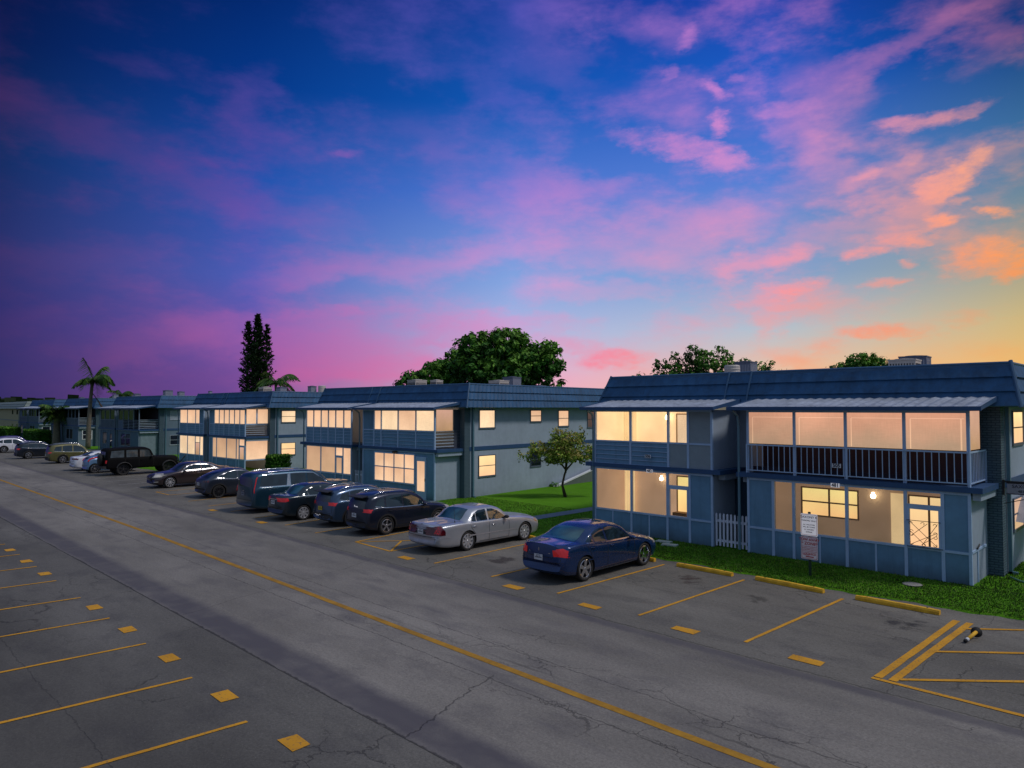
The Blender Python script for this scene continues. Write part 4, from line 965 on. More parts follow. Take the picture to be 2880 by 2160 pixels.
# ------------------------------------------------------------------ cars
def pchip(pts):
    xs=[p[0] for p in pts]; ys=[p[1] for p in pts]; n=len(xs)
    h=[xs[i+1]-xs[i] for i in range(n-1)]; d=[(ys[i+1]-ys[i])/h[i] for i in range(n-1)]
    m=[d[0]]+[0 if d[i-1]*d[i]<=0 else 2/(1/d[i-1]+1/d[i]) for i in range(1,n-1)]+[d[-1]]
    def f(x):
        if x<=xs[0]: return ys[0]
        if x>=xs[-1]: return ys[-1]
        i=max(k for k in range(n-1) if xs[k]<=x); t=(x-xs[i])/h[i]
        return (2*t**3-3*t*t+1)*ys[i]+(t**3-2*t*t+t)*h[i]*m[i]+(-2*t**3+3*t*t)*ys[i+1]+(t**3-t*t)*h[i]*m[i+1]
    return f
def crom(pts, k):
    """sample a 2d polyline with Catmull-Rom, k points per span"""
    out=[]; n=len(pts)
    for i in range(n-1):
        p0=pts[max(i-1,0)];p1=pts[i];p2=pts[i+1];p3=pts[min(i+2,n-1)]
        for j in range(k):
            t=j/k; out.append(tuple(.5*((2*p1[c])+(-p0[c]+p2[c])*t+(2*p0[c]-5*p1[c]+4*p2[c]-p3[c])*t*t+(-p0[c]+3*p1[c]-3*p2[c]+p3[c])*t**3) for c in (0,1)))
    out.append(pts[-1]); return out
def smooth01(t): t=max(0,min(1,t)); return t*t*(3-2*t)
def make_car(name,label,loc,rz,S):
    K=S.get('scale',1.04); L,W,H=S['L'],S['W']/2,S['H']
    top=pchip(S['top']); belt=pchip(S['belt']); bot=pchip(S.get('bot',[(0,.30),(.25,.20),(.7,.18),(L-.7,.18),(L-.2,.24),(L,.34)]))
    plan=pchip(S.get('plan',[(0,.86),(.35,.95),(1.0,.99),(L*.5,1.0),(L-1.0,.99),(L-.3,.95),(L,.89)]))
    tum=S.get('tumble',.36); bend=S.get('bend',.20); box_=S.get('boxy',0)
    root=empty(name,loc,rz,label,S['cat'],'cars parked in the row before the buildings'); root.scale=(K,K,K)
    # stations
    ss=set([0,.015,.05,.10,.17,.25]+[L-x for x in (0,.015,.05,.10,.17,.25)]+[round(L*i/46,3) for i in range(1,46)]+[p[0] for p in S['top']])
    ss=sorted(ss); st=[ss[0]]
    for s in ss[1:]:
        if s-st[-1]>.012: st.append(s)
    rings=[]
    for s in st:
        zt=top(s); zb=bot(s); w=W*plan(s); bl=min(belt(s),zt-.03); h=zt-bl
        low=[(0,zb),(.5*w,zb),(.86*w,zb+.01),(.955*w,zb+.06),(.985*w,zb+.16),(1.0*w,zb+.48*(bl-zb)),(1.0*w,zb+.74*(bl-zb)),(.985*w,bl-.055),(.955*w,bl)]
        hood=[(.90*w,bl+.35*h),(.82*w,bl+.62*h),(.66*w,bl+.85*h),(.45*w,zt-.005),(.2*w,zt+.012),(0,zt+.016)]
        yb=.935*w; rr=min(.12,h*.35); ty=yb-tum*(h)
        gh=[(yb,bl+.02),(yb-tum*.45*h,bl+.45*h),(yb-tum*(h-rr),zt-rr),(ty-.045,zt-.035*(1+0)),(ty*.62,zt+.012),(0,zt+.03)]
        t=smooth01((h-.10)/.22)
        up=[(a[0]*(1-t)+b[0]*t,a[1]*(1-t)+b[1]*t) for a,b in zip(hood,gh)]
        sec=crom(low+up,3)
        e=min(s,L-s); f=1-.10*max(0,1-e/.09)**2
        zc=(zt+zb)/2
        sec=[(y*f, zc+(z-zc)*(f if e<.09 else 1)) for y,z in sec]
        rings.append((s,sec))
    def bx(s,y,w=W):
        x=L/2-s; q=(abs(y)/W)**2.4; k=x/(L/2)
        return x-bend*q*(abs(k)**1.2)*(1 if k>0 else -1)*(1 if k>0 else S.get('rbend',.8))
    vs=[];fs=[]; n=len(rings[0][1]); N=2*n-2
    for s,sec in rings:
        full=sec+[(-y,z) for y,z in sec[-2:0:-1]]
        vs += [(bx(s,y),y,z) for y,z in full]
    for i in range(len(rings)-1):
        for k in range(N):
            k2=(k+1)%N; fs.append((i*N+k,(i+1)*N+k,(i+1)*N+k2,i*N+k2))
    fs.append(tuple(range(N))); m0=(len(rings)-1)*N; fs.append(tuple(m0+k for k in range(N-1,-1,-1)))
    bm=bmesh.new(); bv=[bm.verts.new(v) for v in vs]; 
    for f in fs: bm.faces.new([bv[i] for i in f])
    bmesh.ops.recalc_face_normals(bm,faces=bm.faces); bm.normal_update()
    bvh=BVHTree.FromBMesh(bm)
    me=bpy.data.meshes.new('body'); bm.to_mesh(me); bm.free()
    body=link('body',me,None,[S['paint'],BLKPL],True)
    # wheel arches
    rw=S['rw']; ax=[L/2-S['fo'], L/2-S['fo']-S['wb']]; ra=rw*S.get('arch',1.13); cz=rw
    cut=MB()
    for x in ax:
        for sg in (1,-1):
            y0,y1=sg*(W-.27),sg*(W+.3); n_=32; a=[];c=[]
            for k in range(n_):
                t=2*math.pi*k/n_; a.append((x+ra*math.cos(t),y0,cz+ra*math.sin(t))); c.append((x+ra*math.cos(t),y1,cz+ra*math.sin(t)))
            fl=[tuple(range(n_)),tuple(range(2*n_-1,n_-1,-1))]+[(k,n_+k,n_+(k+1)%n_,(k+1)%n_) for k in range(n_)]
            cut.add(a+c,fl,0)
    cme=bpy.data.meshes.new('c'); cme.from_pydata(cut.v,[],cut.f)
    cb=bmesh.new(); cb.from_mesh(cme); bmesh.ops.recalc_face_normals(cb,faces=cb.faces); cb.to_mesh(cme); cb.free()
    cme.materials.append(S['paint']); cme.materials.append(BLKPL)
    for p in cme.polygons: p.material_index=1
    co_=bpy.data.objects.new('c',cme); C.objects.link(co_)
    md=body.modifiers.new('b','BOOLEAN'); md.operation='DIFFERENCE'; md.object=co_; md.solver='EXACT'
    try: md.material_mode='INDEX'
    except Exception: pass
    dg=bpy.context.evaluated_depsgraph_get(); dg.update(); nm=bpy.data.meshes.new_from_object(body.evaluated_get(dg))
    body.modifiers.clear(); body.data=nm; bpy.data.objects.remove(co_); body.parent=root
    for p in nm.polygons: p.use_smooth=True
    try: nm.set_sharp_from_angle(angle=R(42))
    except Exception: pass
    # decals laid on the body
    DIRS={'R':Vector((0,1,0)),'L':Vector((0,-1,0)),'T':Vector((0,0,-1)),'F':Vector((-1,0,0)),'B':Vector((1,0,0))}
    def P3(d,u,v,off=.004):
        # u,v: sides -> (s,z); top -> (s,y); front/back -> (y,z)
        if d in 'RL': o=Vector((L/2-u,-3 if d=='R' else 3,v))
        elif d=='T': o=Vector((L/2-u,v,4))
        elif d=='F': o=Vector((5,u,v))
        else: o=Vector((-5,u,v))
        h=bvh.ray_cast(o,DIRS[d])
        if h[0] is None: return None
        nn=h[1] if h[1].dot(DIRS[d])<0 else -h[1]
        return h[0]+nn*off
    def side_of(d,poly):
        if d in 'RL': return d
        m_=sum((p[1] if d=='T' else p[0]) for p in poly)/len(poly)
        return 'C' if abs(m_)<.08 else ('R' if m_<0 else 'L')
    def decal(pname,faces,m,off=.004,parent=body,sub=3):
        out=None
        for sd_ in 'RLC':
            fc=[f for f in faces if side_of(*f)==sd_]
            if fc: out=decal1(pname,fc,m,off+(.006 if 'light' in pname else 0),parent,5 if 'light' in pname else sub)
        return out
    def decal1(pname,faces,m,off=.004,parent=body,sub=3):
        """faces: list of (dir, polygon)"""
        b=bmesh.new()
        for d,poly in faces:
            t=bmesh.new(); vv=[t.verts.new((p[0],p[1],0)) for p in poly]; t.faces.new(vv)
            bmesh.ops.triangulate(t,faces=t.faces)
            for _ in range(sub):
                el=[e for e in t.edges if e.calc_length()>(.03 if sub>3 else .07)]
                if not el: break
                bmesh.ops.subdivide_edges(t,edges=el,cuts=1); bmesh.ops.triangulate(t,faces=[f for f in t.faces if len(f.verts)>3])
            ok={}; 
            for v_ in t.verts:
                q=P3(d,v_.co.x,v_.co.y,off); ok[v_]=b.verts.new(q) if q is not None else None
            for f in t.faces:
                g=[ok[v_] for v_ in f.verts]
                if all(g) and (d not in 'BF' or max(v_.co.x for v_ in g)-min(v_.co.x for v_ in g)<.07):
                    nf=b.faces.new(g); nf.normal_update()
                    if nf.normal.dot(DIRS[d])>0: nf.normal_flip()
            t.free()
        me=bpy.data.meshes.new(pname); b.to_mesh(me); b.free()
        return link(pname,me,parent,[m],True)
    def both(poly): return [('R',poly),('L',poly)]
    def strip(pname,runs,wd,m,off=.007,parent=body):
        for sd_ in 'RLC':
            fc=[f for f in runs if side_of(*f)==sd_]
            for f in fc: strip1(pname,[f],wd,m,off,parent)
    def strip1(pname,runs,wd,m,off,parent):
        b=MB()
        for d,pts in runs:
            fine=[]
            for i in range(len(pts)-1):
                k=max(1,int(math.dist(pts[i],pts[i+1])/.08))
                for j in range(k): t=j/k; fine.append((pts[i][0]*(1-t)+pts[i+1][0]*t,pts[i][1]*(1-t)+pts[i+1][1]*t))
            fine.append(pts[-1]); q=[]
            for i,p in enumerate(fine):
                a=fine[max(i-1,0)]; c=fine[min(i+1,len(fine)-1)]; dx,dy=c[0]-a[0],c[1]-a[1]; l=math.hypot(dx,dy) or 1
                nx,ny=-dy/l*wd/2,dx/l*wd/2
                q.append((P3(d,p[0]+nx,p[1]+ny,off),P3(d,p[0]-nx,p[1]-ny,off)))
            for i in range(len(q)-1):
                if all(x is not None for x in q[i]+q[i+1]):
                    vs_=[q[i][0],q[i][1],q[i+1][1],q[i+1][0]]; nn=(vs_[1]-vs_[0]).cross(vs_[2]-vs_[0])
                    if nn.dot(DIRS[d])>0: vs_=vs_[::-1]
                    b.quad(*[tuple(x) for x in vs_])
        if b.v: return b.build(pname,m,parent)
    G=S.get('glass',CARGLASS)
    for poly in S['side_glass']:
        decal('side_window',both(poly),G,.004,root)
    decal('windscreen',[('T',S['windscreen'])],G,.005,root)
    if 'rear_top' in S: decal('rear_window',[('T',S['rear_top'])],S.get('rglass',G),.005,root)
    if 'rear_back' in S: decal('rear_window',[('B',S['rear_back'])],S.get('rglass',G),.005,root)
    for nm_,m_,fc in S.get('decals',[]): decal(nm_,fc,m_,.006,root)
    for nm_,m_,wd,rn in S.get('strips',[]): strip(nm_,rn,wd,m_,.008,root)
    # shut lines
    runs=[]
    for pl in S.get('seams',[]): runs += both(pl)
    if 'trunk' in S: runs += [('T' if d=='T' else d,pl) for d,pl in S['trunk']]
    if runs: strip('shut_line',runs,.014,BLACK,.003)
    # handles, mirrors
    for (s,z) in S.get('handles',[]):
        for d in 'RL':
            p=P3(d,s,z,.0); sg=-1 if d=='R' else 1
            b=MB(); b.tube([(p.x+.09,p.y+sg*.002,p.z),(p.x+.07,p.y+sg*.032,p.z+.003),(p.x-.07,p.y+sg*.032,p.z+.003),(p.x-.09,p.y+sg*.002,p.z)],.012,6); b.build('door_handle',S.get('handle_m',S['paint']),root,True)
    ms,mz=S['mirror']
    for sg in (-1,1):
        p=P3('R' if sg<0 else 'L',ms,mz,0); b=MB()
        n1=8; rows=[]
        for i in range(6):
            t=i/5; yy=p.y+sg*(.02+.22*t); sc_=math.sin(math.pi*(.18+.72*t))
            rows.append((yy,.085*sc_,.068*sc_))
        vs_=[];fs_=[]
        for yy,rx,rz_ in rows:
            for k in range(n1): t=2*math.pi*k/n1; vs_.append((p.x-.02+rx*math.cos(t),yy,p.z+.05+rz_*math.sin(t)))
        for i in range(5):
            for k in range(n1): fs_.append((i*n1+k,i*n1+(k+1)%n1,(i+1)*n1+(k+1)%n1,(i+1)*n1+k))
        fs_ += [tuple(range(n1)),tuple(5*n1+k for k in range(n1))]
        b.add(vs_,fs_); b.build('wing_mirror',S.get('mirror_m',S['paint']),root,True)
    # wheels
    ns=S.get('spokes',10); rim_m=S.get('rim',ALLOY); tw=S.get('tw',.21)
    for xi,x in enumerate(ax):
        for sg in (-1,1):
            b=MB(); yo=sg*(W-.035); yi=yo-sg*tw; ym=(yo+yi)/2; rr_=rw*S.get('rimr',.70)
            prof=[(rr_*.98,yi),(rw*.93,yi),(rw*.985,yi+sg*.02),(rw,yi+sg*.05),(rw,yo-sg*.05),(rw*.985,yo-sg*.02),(rw*.94,yo+sg*.002),(rw*.86,yo+sg*.004),(rr_*1.01,yo-sg*.010),(rr_*.98,yo-sg*.03)]
            b.lathe(prof,36,axis='y'); 
            o=b.build('wheel',BLACK,root,True); o.location=(x,0,rw)
            b=MB(); b.lathe([(rr_*1.0,yo-sg*.012),(rr_*.93,yo-sg*.006),(rr_*.90,yo-sg*.03),(rr_*.90,yo-sg*.10)],36,axis='y')
            hub=rr_*.20; b.lathe([(0.0,yo-sg*.012),(hub*.6,yo-sg*.014),(hub,yo-sg*.03),(hub,yo-sg*.06)],18,axis='y')
            for k in range(ns):
                t=2*math.pi*k/ns+.2; ct,st_=math.cos(t),math.sin(t); wi=S.get('spw',.5)*math.pi*hub/ns*2.2; wo=S.get('spw',.5)*math.pi*rr_*.9/ns*S.get('flare',.9)
                pts=[]
                for (r_,w_,dy) in ((hub*.7,wi,.022),(rr_*.93,wo,.016),):
                    for s_ in (-1,1): pts.append((r_*ct-s_*w_*st_,yo-sg*dy,r_*st_+s_*w_*ct))
                    for s_ in (-1,1): pts.append((r_*ct-s_*w_*1.1*st_,yo-sg*(dy+.03),r_*st_+s_*w_*1.1*ct))
                b.add(pts,[(0,1,5,4),(0,4,6,2),(1,3,7,5)])
            r_=b.build('rim',rim_m,o,False)
            b=MB(); b.lathe([(0,yo-sg*.075),(rr_*.90,yo-sg*.075)],24,axis='y'); b.build('brake_disc',DARKM,o)
    # number plate
    if 'plate' in S:
        d,py,pz,pm=S['plate']; p=P3(d,py,pz,.014)
        sgn=1 if d=='F' else -1; b=MB()
        b.box(-.006*sgn,.006*sgn,-.155,.155,-.08,.08); pl=b.build('number_plate',pm,root); pl.location=p
        b=MB(); rr2=random.Random(hash(label)%999)
        x0=-.12
        for _ in range(6): b.box(.007*sgn,.0085*sgn,x0,x0+.026,-.025,.03 if rr2.random()<.6 else .01); x0+=.042
        b.box(.007*sgn,.0085*sgn,-.07,.07,.05,.062); b.build('plate_mark',INK,pl)
    for fn in S.get('extra',[]): fn(root,P3,L,W)
    return root
def rails(z,s0,s1,yy,h=.05,m=None):
    def f(root,P3,L,W):
        for sg in (-1,1):
            b=MB(); pts=[]
            for i in range(9):
                s=s0+(s1-s0)*i/8; p=P3('T',s,sg*yy,.0); e=min(i,8-i); pts.append((p.x,p.y,p.z+(h if e>0 else -.005)))
            b.tube(pts,.018,6); b.build('roof_rail',m or CHROME,root,True)
    return f
def antenna(s,y,m=DARKM,l=.7,lean=-.05):
    def f(root,P3,L,W):
        p=P3('T',s,y,0); b=MB(); b.tube([(p.x,p.y,p.z),(p.x+lean,p.y,p.z+l)],.006,5); b.lathe([(.02,0),(.015,.04),(0,.05)],8,c=(p.x,p.y,p.z)); b.build('antenna',m,root)
    return f
def spoiler(s,y,z,dx=.28):
    def f(root,P3,L,W):
        x=L/2-s; b=MB(); b.add([(x,-y,z),(x,y,z),(x-dx,y*.94,z-.045),(x-dx,-y*.94,z-.045),(x,-y,z+.035),(x,y,z+.035),(x-dx,y*.94,z-.02),(x-dx,-y*.94,z-.02)],[(0,3,2,1),(4,5,6,7),(0,1,5,4),(1,2,6,5),(2,3,7,6),(3,0,4,7)])
        b.build('spoiler',root['_p'] if 0 else BLKPL,root)
    return f
def cladding(rw,fo,wb,th=.055):
    """black arch trims drawn around both wheels"""
    def arcs(side,L):
        out=[]
        for s in (fo,fo+wb):
            pts=[(s+(rw*1.16+th/2)*math.cos(t),rw+(rw*1.16+th/2)*math.sin(t)) for t in [math.pi*(-.02+1.04*i/16) for i in range(17)]]
            out.append((side,pts))
        return out
    return arcs('R',0)+arcs('L',0)
def sb(poly): return [('R',poly),('L',poly)]
N=R(90)
# ---- 1 blue sedan (tail to the road)
L=4.80
BLUE=dict(cat='car',L=L,W=1.80,H=1.45,wb=2.85,fo=.95,rw=.345,paint=paint('blue metallic paint',(.004,.030,.125),.5,.22),tumble=.42,bend=.24,scale=1.04,
 top=[(0,.62),(.03,.70),(.30,.80),(.9,.92),(1.30,.985),(2.0,1.36),(2.45,1.45),(3.0,1.435),(3.45,1.33),(4.12,1.085),(4.55,1.07),(4.74,1.05),(4.78,.96),(4.80,.62)],
 belt=[(0,.58),(.9,.84),(1.5,.93),(3.0,.985),(4.0,1.04),(4.6,1.0),(4.8,.60)],
 side_glass=[[(1.62,.965),(2.05,1.24),(2.42,1.345),(2.78,1.365),(2.78,.985)],[(2.86,.99),(2.86,1.365),(3.15,1.335),(3.42,1.24),(3.36,1.0)],[(3.42,1.005),(3.47,1.22),(3.75,1.075),(3.72,1.03)]],
 windscreen=[(1.36,-.66),(1.36,.66),(1.98,.56),(1.98,-.56)],rear_top=[(3.38,-.52),(3.38,.52),(4.02,.62),(4.02,-.62)],rglass=TEALGLASS,
 decals=[('tail_light',REDL,[('B',[(.54,.78),(.84,.74),(.84,.92),(.70,.98),(.56,.96)]),('B',[(-.54,.78),(-.84,.74),(-.84,.92),(-.70,.98),(-.56,.96)])]+sb([(4.50,.80),(4.74,.76),(4.74,.93),(4.56,.95)])),
         ('headlight',CLEARL,[('F',[(.45,.60),(.85,.62),(.85,.76),(.55,.70)]),('F',[(-.45,.60),(-.85,.62),(-.85,.76),(-.55,.70)])]+sb([(.02,.62),(.50,.70),(.58,.80),(.2,.76)])),
         ('sunroof',CARGLASS,[('T',[(2.1,-.38),(2.1,.38),(2.62,.40),(2.62,-.40)])])],
 strips=[('window_trim',CHROME,.032,sb([(1.60,.955),(2.8,.975),(3.76,1.035)])),('side_moulding',paint('blue metallic paint',(.004,.030,.125),.5,.22),.03,sb([(1.4,.56),(3.7,.58)])),
         ('tail_badge',CHROME,.012,[('B',[(0,.96),(-.015,.92),(0,.87),(.015,.92),(0,.96)]),('B',[(.34,.83),(.40,.83)]),('B',[(-.34,.83),(-.40,.83)])])],
 seams=[[(1.52,.93),(1.50,.60),(1.62,.27)],[(2.82,.98),(2.82,.27)],[(3.78,1.03),(3.62,.82),(3.50,.60)],[(1.62,.27),(3.2,.27)]],
 trunk=[('T',[(4.10,-.66),(4.68,-.70)]),('T',[(4.10,.66),(4.68,.70)]),('B',[(-.66,.98),(-.46,.72),(.46,.72),(.66,.98)]),('B',[(-.84,.60),(.84,.60)])],
 handles=[(2.62,.86),(3.50,.90)],mirror=(1.72,.93),spokes=5,spw=.62,flare=.62,rim=CHROME,rimr=.74,plate=('B',0,.70,PLATEW))
make_car('blue_sedan','metallic blue sedan with red tail lights, nearest parked car',(-14.08,17.66,0),N,BLUE)
# ---- 2 silver sedan
L=5.36
SILV=dict(cat='car',L=L,W=1.96,H=1.46,wb=2.92,fo=1.02,rw=.345,paint=paint('silver metallic paint',(.42,.44,.49),.5,.30),tumble=.44,bend=.16,scale=.985,
 top=[(0,.66),(.03,.74),(.25,.84),(1.0,.96),(1.60,1.01),(2.25,1.37),(2.65,1.45),(3.25,1.45),(3.60,1.38),(4.16,1.05),(4.6,1.045),(5.2,1.02),(5.3,.97),(5.36,.60)],
 belt=[(0,.60),(1.0,.88),(2.0,.955),(3.5,.98),(4.3,.985),(5.2,.94),(5.36,.58)],
 side_glass=[[(1.98,.985),(2.36,1.26),(2.62,1.355),(2.86,1.37),(2.90,.985)],[(2.98,.99),(2.95,1.37),(3.32,1.355),(3.46,1.30),(3.50,1.0)],[(3.54,1.0),(3.50,1.28),(3.62,1.20),(3.76,1.02)]],
 windscreen=[(1.68,-.70),(1.68,.70),(2.24,.58),(2.24,-.58)],rear_top=[(3.58,-.52),(3.58,.52),(4.08,.62),(4.08,-.62)],rglass=TEALGLASS,
 decals=[('tail_light',DREDL,[('B',[(.30,.66),(.93,.66),(.93,.93),(.80,.98),(.64,.96),(.52,.85),(.30,.84)]),('B',[(-.30,.66),(-.93,.66),(-.93,.93),(-.80,.98),(-.64,.96),(-.52,.85),(-.30,.84)])]+sb([(4.98,.67),(5.33,.66),(5.33,.93),(5.12,.96),(4.98,.80)])),
         ('tail_light_edge',REDL,[('B',[(.66,.72),(.93,.72),(.93,.90),(.78,.95)]),('B',[(-.66,.72),(-.93,.72),(-.93,.90),(-.78,.95)])]),
         ('headlight',CLEARL,[('F',[(.5,.62),(.9,.62),(.9,.78),(.5,.76)]),('F',[(-.5,.62),(-.9,.62),(-.9,.78),(-.5,.76)])]+sb([(.03,.62),(.22,.63),(.22,.77),(.03,.76)])),
         ('side_marker',AMBERL,sb([(.20,.64),(.42,.66),(.46,.75),(.20,.76)])),
         ('rear_panel',DARKM,[('B',[(-.30,.67),(.30,.67),(.30,.84),(-.30,.84)])]),
         ('bumper_trim',surf('silver bumper',(.46,.45,.50),.4,.3),[('B',[(-.93,.30),(.93,.30),(.93,.58),(-.93,.58)])])],
 strips=[('side_moulding',surf('silver moulding',(.5,.49,.53),.35,.5),.045,sb([(1.45,.52),(3.86,.54)])+sb([(4.75,.58),(5.28,.60)])),('window_trim',CHROME,.016,sb([(1.96,.972),(3.8,.992)])),('boot_trim',CHROME,.025,[('B',[(-.62,.955),(.62,.955)])]),('tail_badge',DARKM,.015,[('B',[(-.03,.99),(0,1.01),(.03,.99)])])],
 seams=[[(1.92,.96),(1.90,.60),(1.92,.28)],[(2.93,.98),(2.93,.28)],[(3.86,.99),(3.80,.80),(3.55,.52)],[(1.92,.28),(3.4,.28)]],
 trunk=[('T',[(4.12,-.72),(5.2,-.74)]),('T',[(4.12,.72),(5.2,.74)]),('B',[(-.93,.60),(.93,.60)])],
 handles=[(2.72,.82),(3.66,.84)],handle_m=CHROME,mirror=(2.08,.98),mirror_m=BLKPL,spokes=9,spw=.78,flare=.72,rim=HUB,rimr=.74,plate=('B',0,.75,PLATEW),
 extra=[antenna(4.38,-.72)])
make_car('silver_sedan','long silver four door sedan beside the yellow hatched bay',(-19.85,17.98,0),N,SILV)
# ---- SUV family
def suv(pt,L=4.60,H=1.68,W=1.84,extra=None,plate=PLATEW,lights='red',rim=ALLOY,spokes=6,clad=True,rail=True,glass=CARGLASS,rake=1.0,scale=.98,face='B',cat='car',wb=2.66,tops=None,more=()):
    rw=.365; fo=.93; z=H/1.68
    top=tops or [(0,.72),(.03,.82),(.35,.95),(1.05,1.06),(1.30,1.10),(1.95,1.52),(2.5,H-.01),(3.3,H),(4.0,H-.06),(L-.32,H-.13),(L-.12*rake,1.28),(L-.04,1.0),(L,.60)]
    top=[(a,b*z if .98<b<1.6 else b) for a,b in top]
    d=dict(cat=cat,L=L,W=W,H=H,wb=wb,fo=fo,rw=rw,paint=pt,tumble=.34,bend=.20,scale=scale,top=top,arch=1.16,
     belt=[(0,.66),(.9,.95),(1.5,1.02),(3.0,1.07),(L-.5,1.12),(L-.1,1.0),(L,.58)],
     side_glass=[[(1.62,1.05),(2.0,1.35*z),(2.4,1.52*z),(2.72,1.545*z),(2.74,1.07)],[(2.82,1.075),(2.80,1.545*z),(3.32,1.54*z),(3.58,1.50*z),(3.62,1.10)],[(3.70,1.11),(3.66,1.49*z),(L-.62,1.42*z),(L-.46,1.19)]],
     windscreen=[(1.36,-.66),(1.36,.66),(1.95,.56),(1.95,-.56)],
     rear_back=[(-.60,1.08),(.60,1.08),(.52,1.50*z),(-.52,1.50*z)],
     decals=[('tail_light',REDL,[('B',[(.50,.955),(.84,.93),(.84,1.06),(.66,1.03)]),('B',[(-.50,.955),(-.84,.93),(-.84,1.06),(-.66,1.03)])]+sb([(L-.34,1.03),(L-.10,.94),(L-.10,1.07),(L-.2,1.08)])),
             ('headlight',CLEARL,[('F',[(.45,.70),(.88,.72),(.88,.86),(.5,.78)]),('F',[(-.45,.70),(-.88,.72),(-.88,.86),(-.5,.78)])]+sb([(.04,.74),(.45,.82),(.52,.90),(.1,.86)])),
             ('bumper_cladding',BLKPL,[('B',[(-.88,.26),(.88,.26),(.88,.50),(.5,.56),(-.5,.56),(-.88,.50)])])],
     strips=[('window_trim',CHROME,.016,sb([(1.60,1.035),(2.8,1.055),(3.7,1.09),(L-.48,1.17)])),('tail_badge',CHROME,.02,[('B',[(-.05,.90),(.05,.90)])])],
     seams=[[(1.52,1.0),(1.50,.65),(1.60,.32)],[(2.78,1.06),(2.78,.32)],[(3.66,1.10),(3.60,.85),(3.35,.62)],[(1.6,.30),(3.1,.30)]],
     trunk=[('B',[(-.74,1.02),(-.74,.62),(.74,.62),(.74,1.02)])],
     handles=[(2.58,.93),(3.46,.96)],mirror=(1.74,1.04),spokes=spokes,spw=.42,flare=.55,rim=rim,rimr=.70,plate=('B',0,.80,plate),glass=glass,
     extra=([rails(H,1.9,L-.6,.56)] if rail else [])+[spoiler(L-.30,.56,H-.125)]+list(extra or []))
    if clad: d['strips'].append(('arch_trim',BLKPL,.06,cladding(rw,fo,wb))); d['strips'].append(('sill_trim',BLKPL,.14,sb([(1.4,.29),(3.2,.29)])))
    for m in more: d['strips'].append(m)
    return d
NAVY=paint('dark navy paint',(.012,.018,.040),.5,.25,.6)
def stickers(root,P3,L,W):
    b=MB()
    for y,z,w_,h_ in ((.05,1.16,.05,.07),(-.10,1.14,.16,.035)):
        p=P3('B',y,z,.010); b.box(p.x-.004,p.x,p.y-w_/2,p.y+w_/2,p.z-h_/2,p.z+h_/2)
    b.build('rear_sticker',SIGNW,root)
make_car('dark_crossover','dark navy crossover with silver roof rails right next to the hatched bay',(-24.45,17.85,0),N,suv(NAVY,extra=[stickers],spokes=5,wb=2.68))
STEEL=paint('steel blue paint',(.045,.085,.16),.6,.25)
make_car('blue_crossover','steel blue crossover with a yellow number plate between two dark cars',(-27.2,17.95,0),N,suv(STEEL,H=1.66,L=4.62,plate=PLATEY,spokes=6,more=[('bumper_lettering',SIGNW,.035,[('B',[(.55,.50),(.10,.50)]),('B',[(.45,.455),(.2,.455)])])]))
# ---- small dark sedan
L=4.50
VERS=dict(BLUE); VERS.update(L=L,W=1.74,H=1.50,wb=2.60,fo=.88,rw=.325,paint=paint('dark green grey paint',(.015,.028,.042),.5,.27),
 top=[(0,.66),(.03,.74),(.3,.86),(.85,.98),(1.15,1.03),(1.85,1.42),(2.3,1.51),(2.9,1.50),(3.3,1.41),(3.88,1.10),(4.3,1.10),(4.44,1.07),(4.48,.95),(4.5,.60)],
 belt=[(0,.6),(.8,.90),(1.4,.99),(2.9,1.04),(3.8,1.05),(4.4,1.0),(4.5,.58)],
 side_glass=[[(1.48,1.02),(1.9,1.30),(2.25,1.405),(2.55,1.42),(2.55,1.03)],[(2.63,1.04),(2.63,1.42),(3.0,1.40),(3.24,1.30),(3.2,1.05)],[(3.26,1.05),(3.30,1.27),(3.52,1.10),(3.5,1.06)]],
 windscreen=[(1.20,-.64),(1.20,.64),(1.84,.54),(1.84,-.54)],rear_top=[(3.26,-.50),(3.26,.50),(3.80,.60),(3.80,-.60)],
 decals=[('tail_light',REDL,[('B',[(.46,.84),(.83,.84),(.83,1.0),(.60,.99)]),('B',[(-.46,.84),(-.83,.84),(-.83,1.0),(-.60,.99)])]+sb([(4.16,.88),(4.46,.84),(4.46,1.0),(4.2,1.0)])),
         ('headlight',CLEARL,[('F',[(.4,.66),(.8,.66),(.8,.80),(.5,.76)]),('F',[(-.4,.66),(-.8,.66),(-.8,.80),(-.5,.76)])])],
 strips=[('window_trim',CHROME,.012,sb([(1.46,1.01),(2.6,1.03),(3.54,1.06)])),('boot_trim',CHROME,.03,[('B',[(-.40,.93),(.40,.93)])])],
 seams=[[(1.40,.98),(1.40,.6),(1.5,.28)],[(2.59,1.03),(2.59,.28)],[(3.5,1.05),(3.35,.8),(3.2,.6)]],
 trunk=[('T',[(3.9,-.62),(4.4,-.66)]),('T',[(3.9,.62),(4.4,.66)]),('B',[(-.8,.6),(.8,.6)])],
 handles=[(2.4,.92),(3.3,.95)],mirror=(1.58,1.0),spokes=8,spw=.72,flare=.7,rim=HUB,rimr=.74,plate=('B',0,.80,PLATEW),scale=1.03)
make_car('dark_sedan','small dark sedan with pale hubcaps tucked beside the long blue off-road wagon',(-30.15,17.35,0),N,VERS)
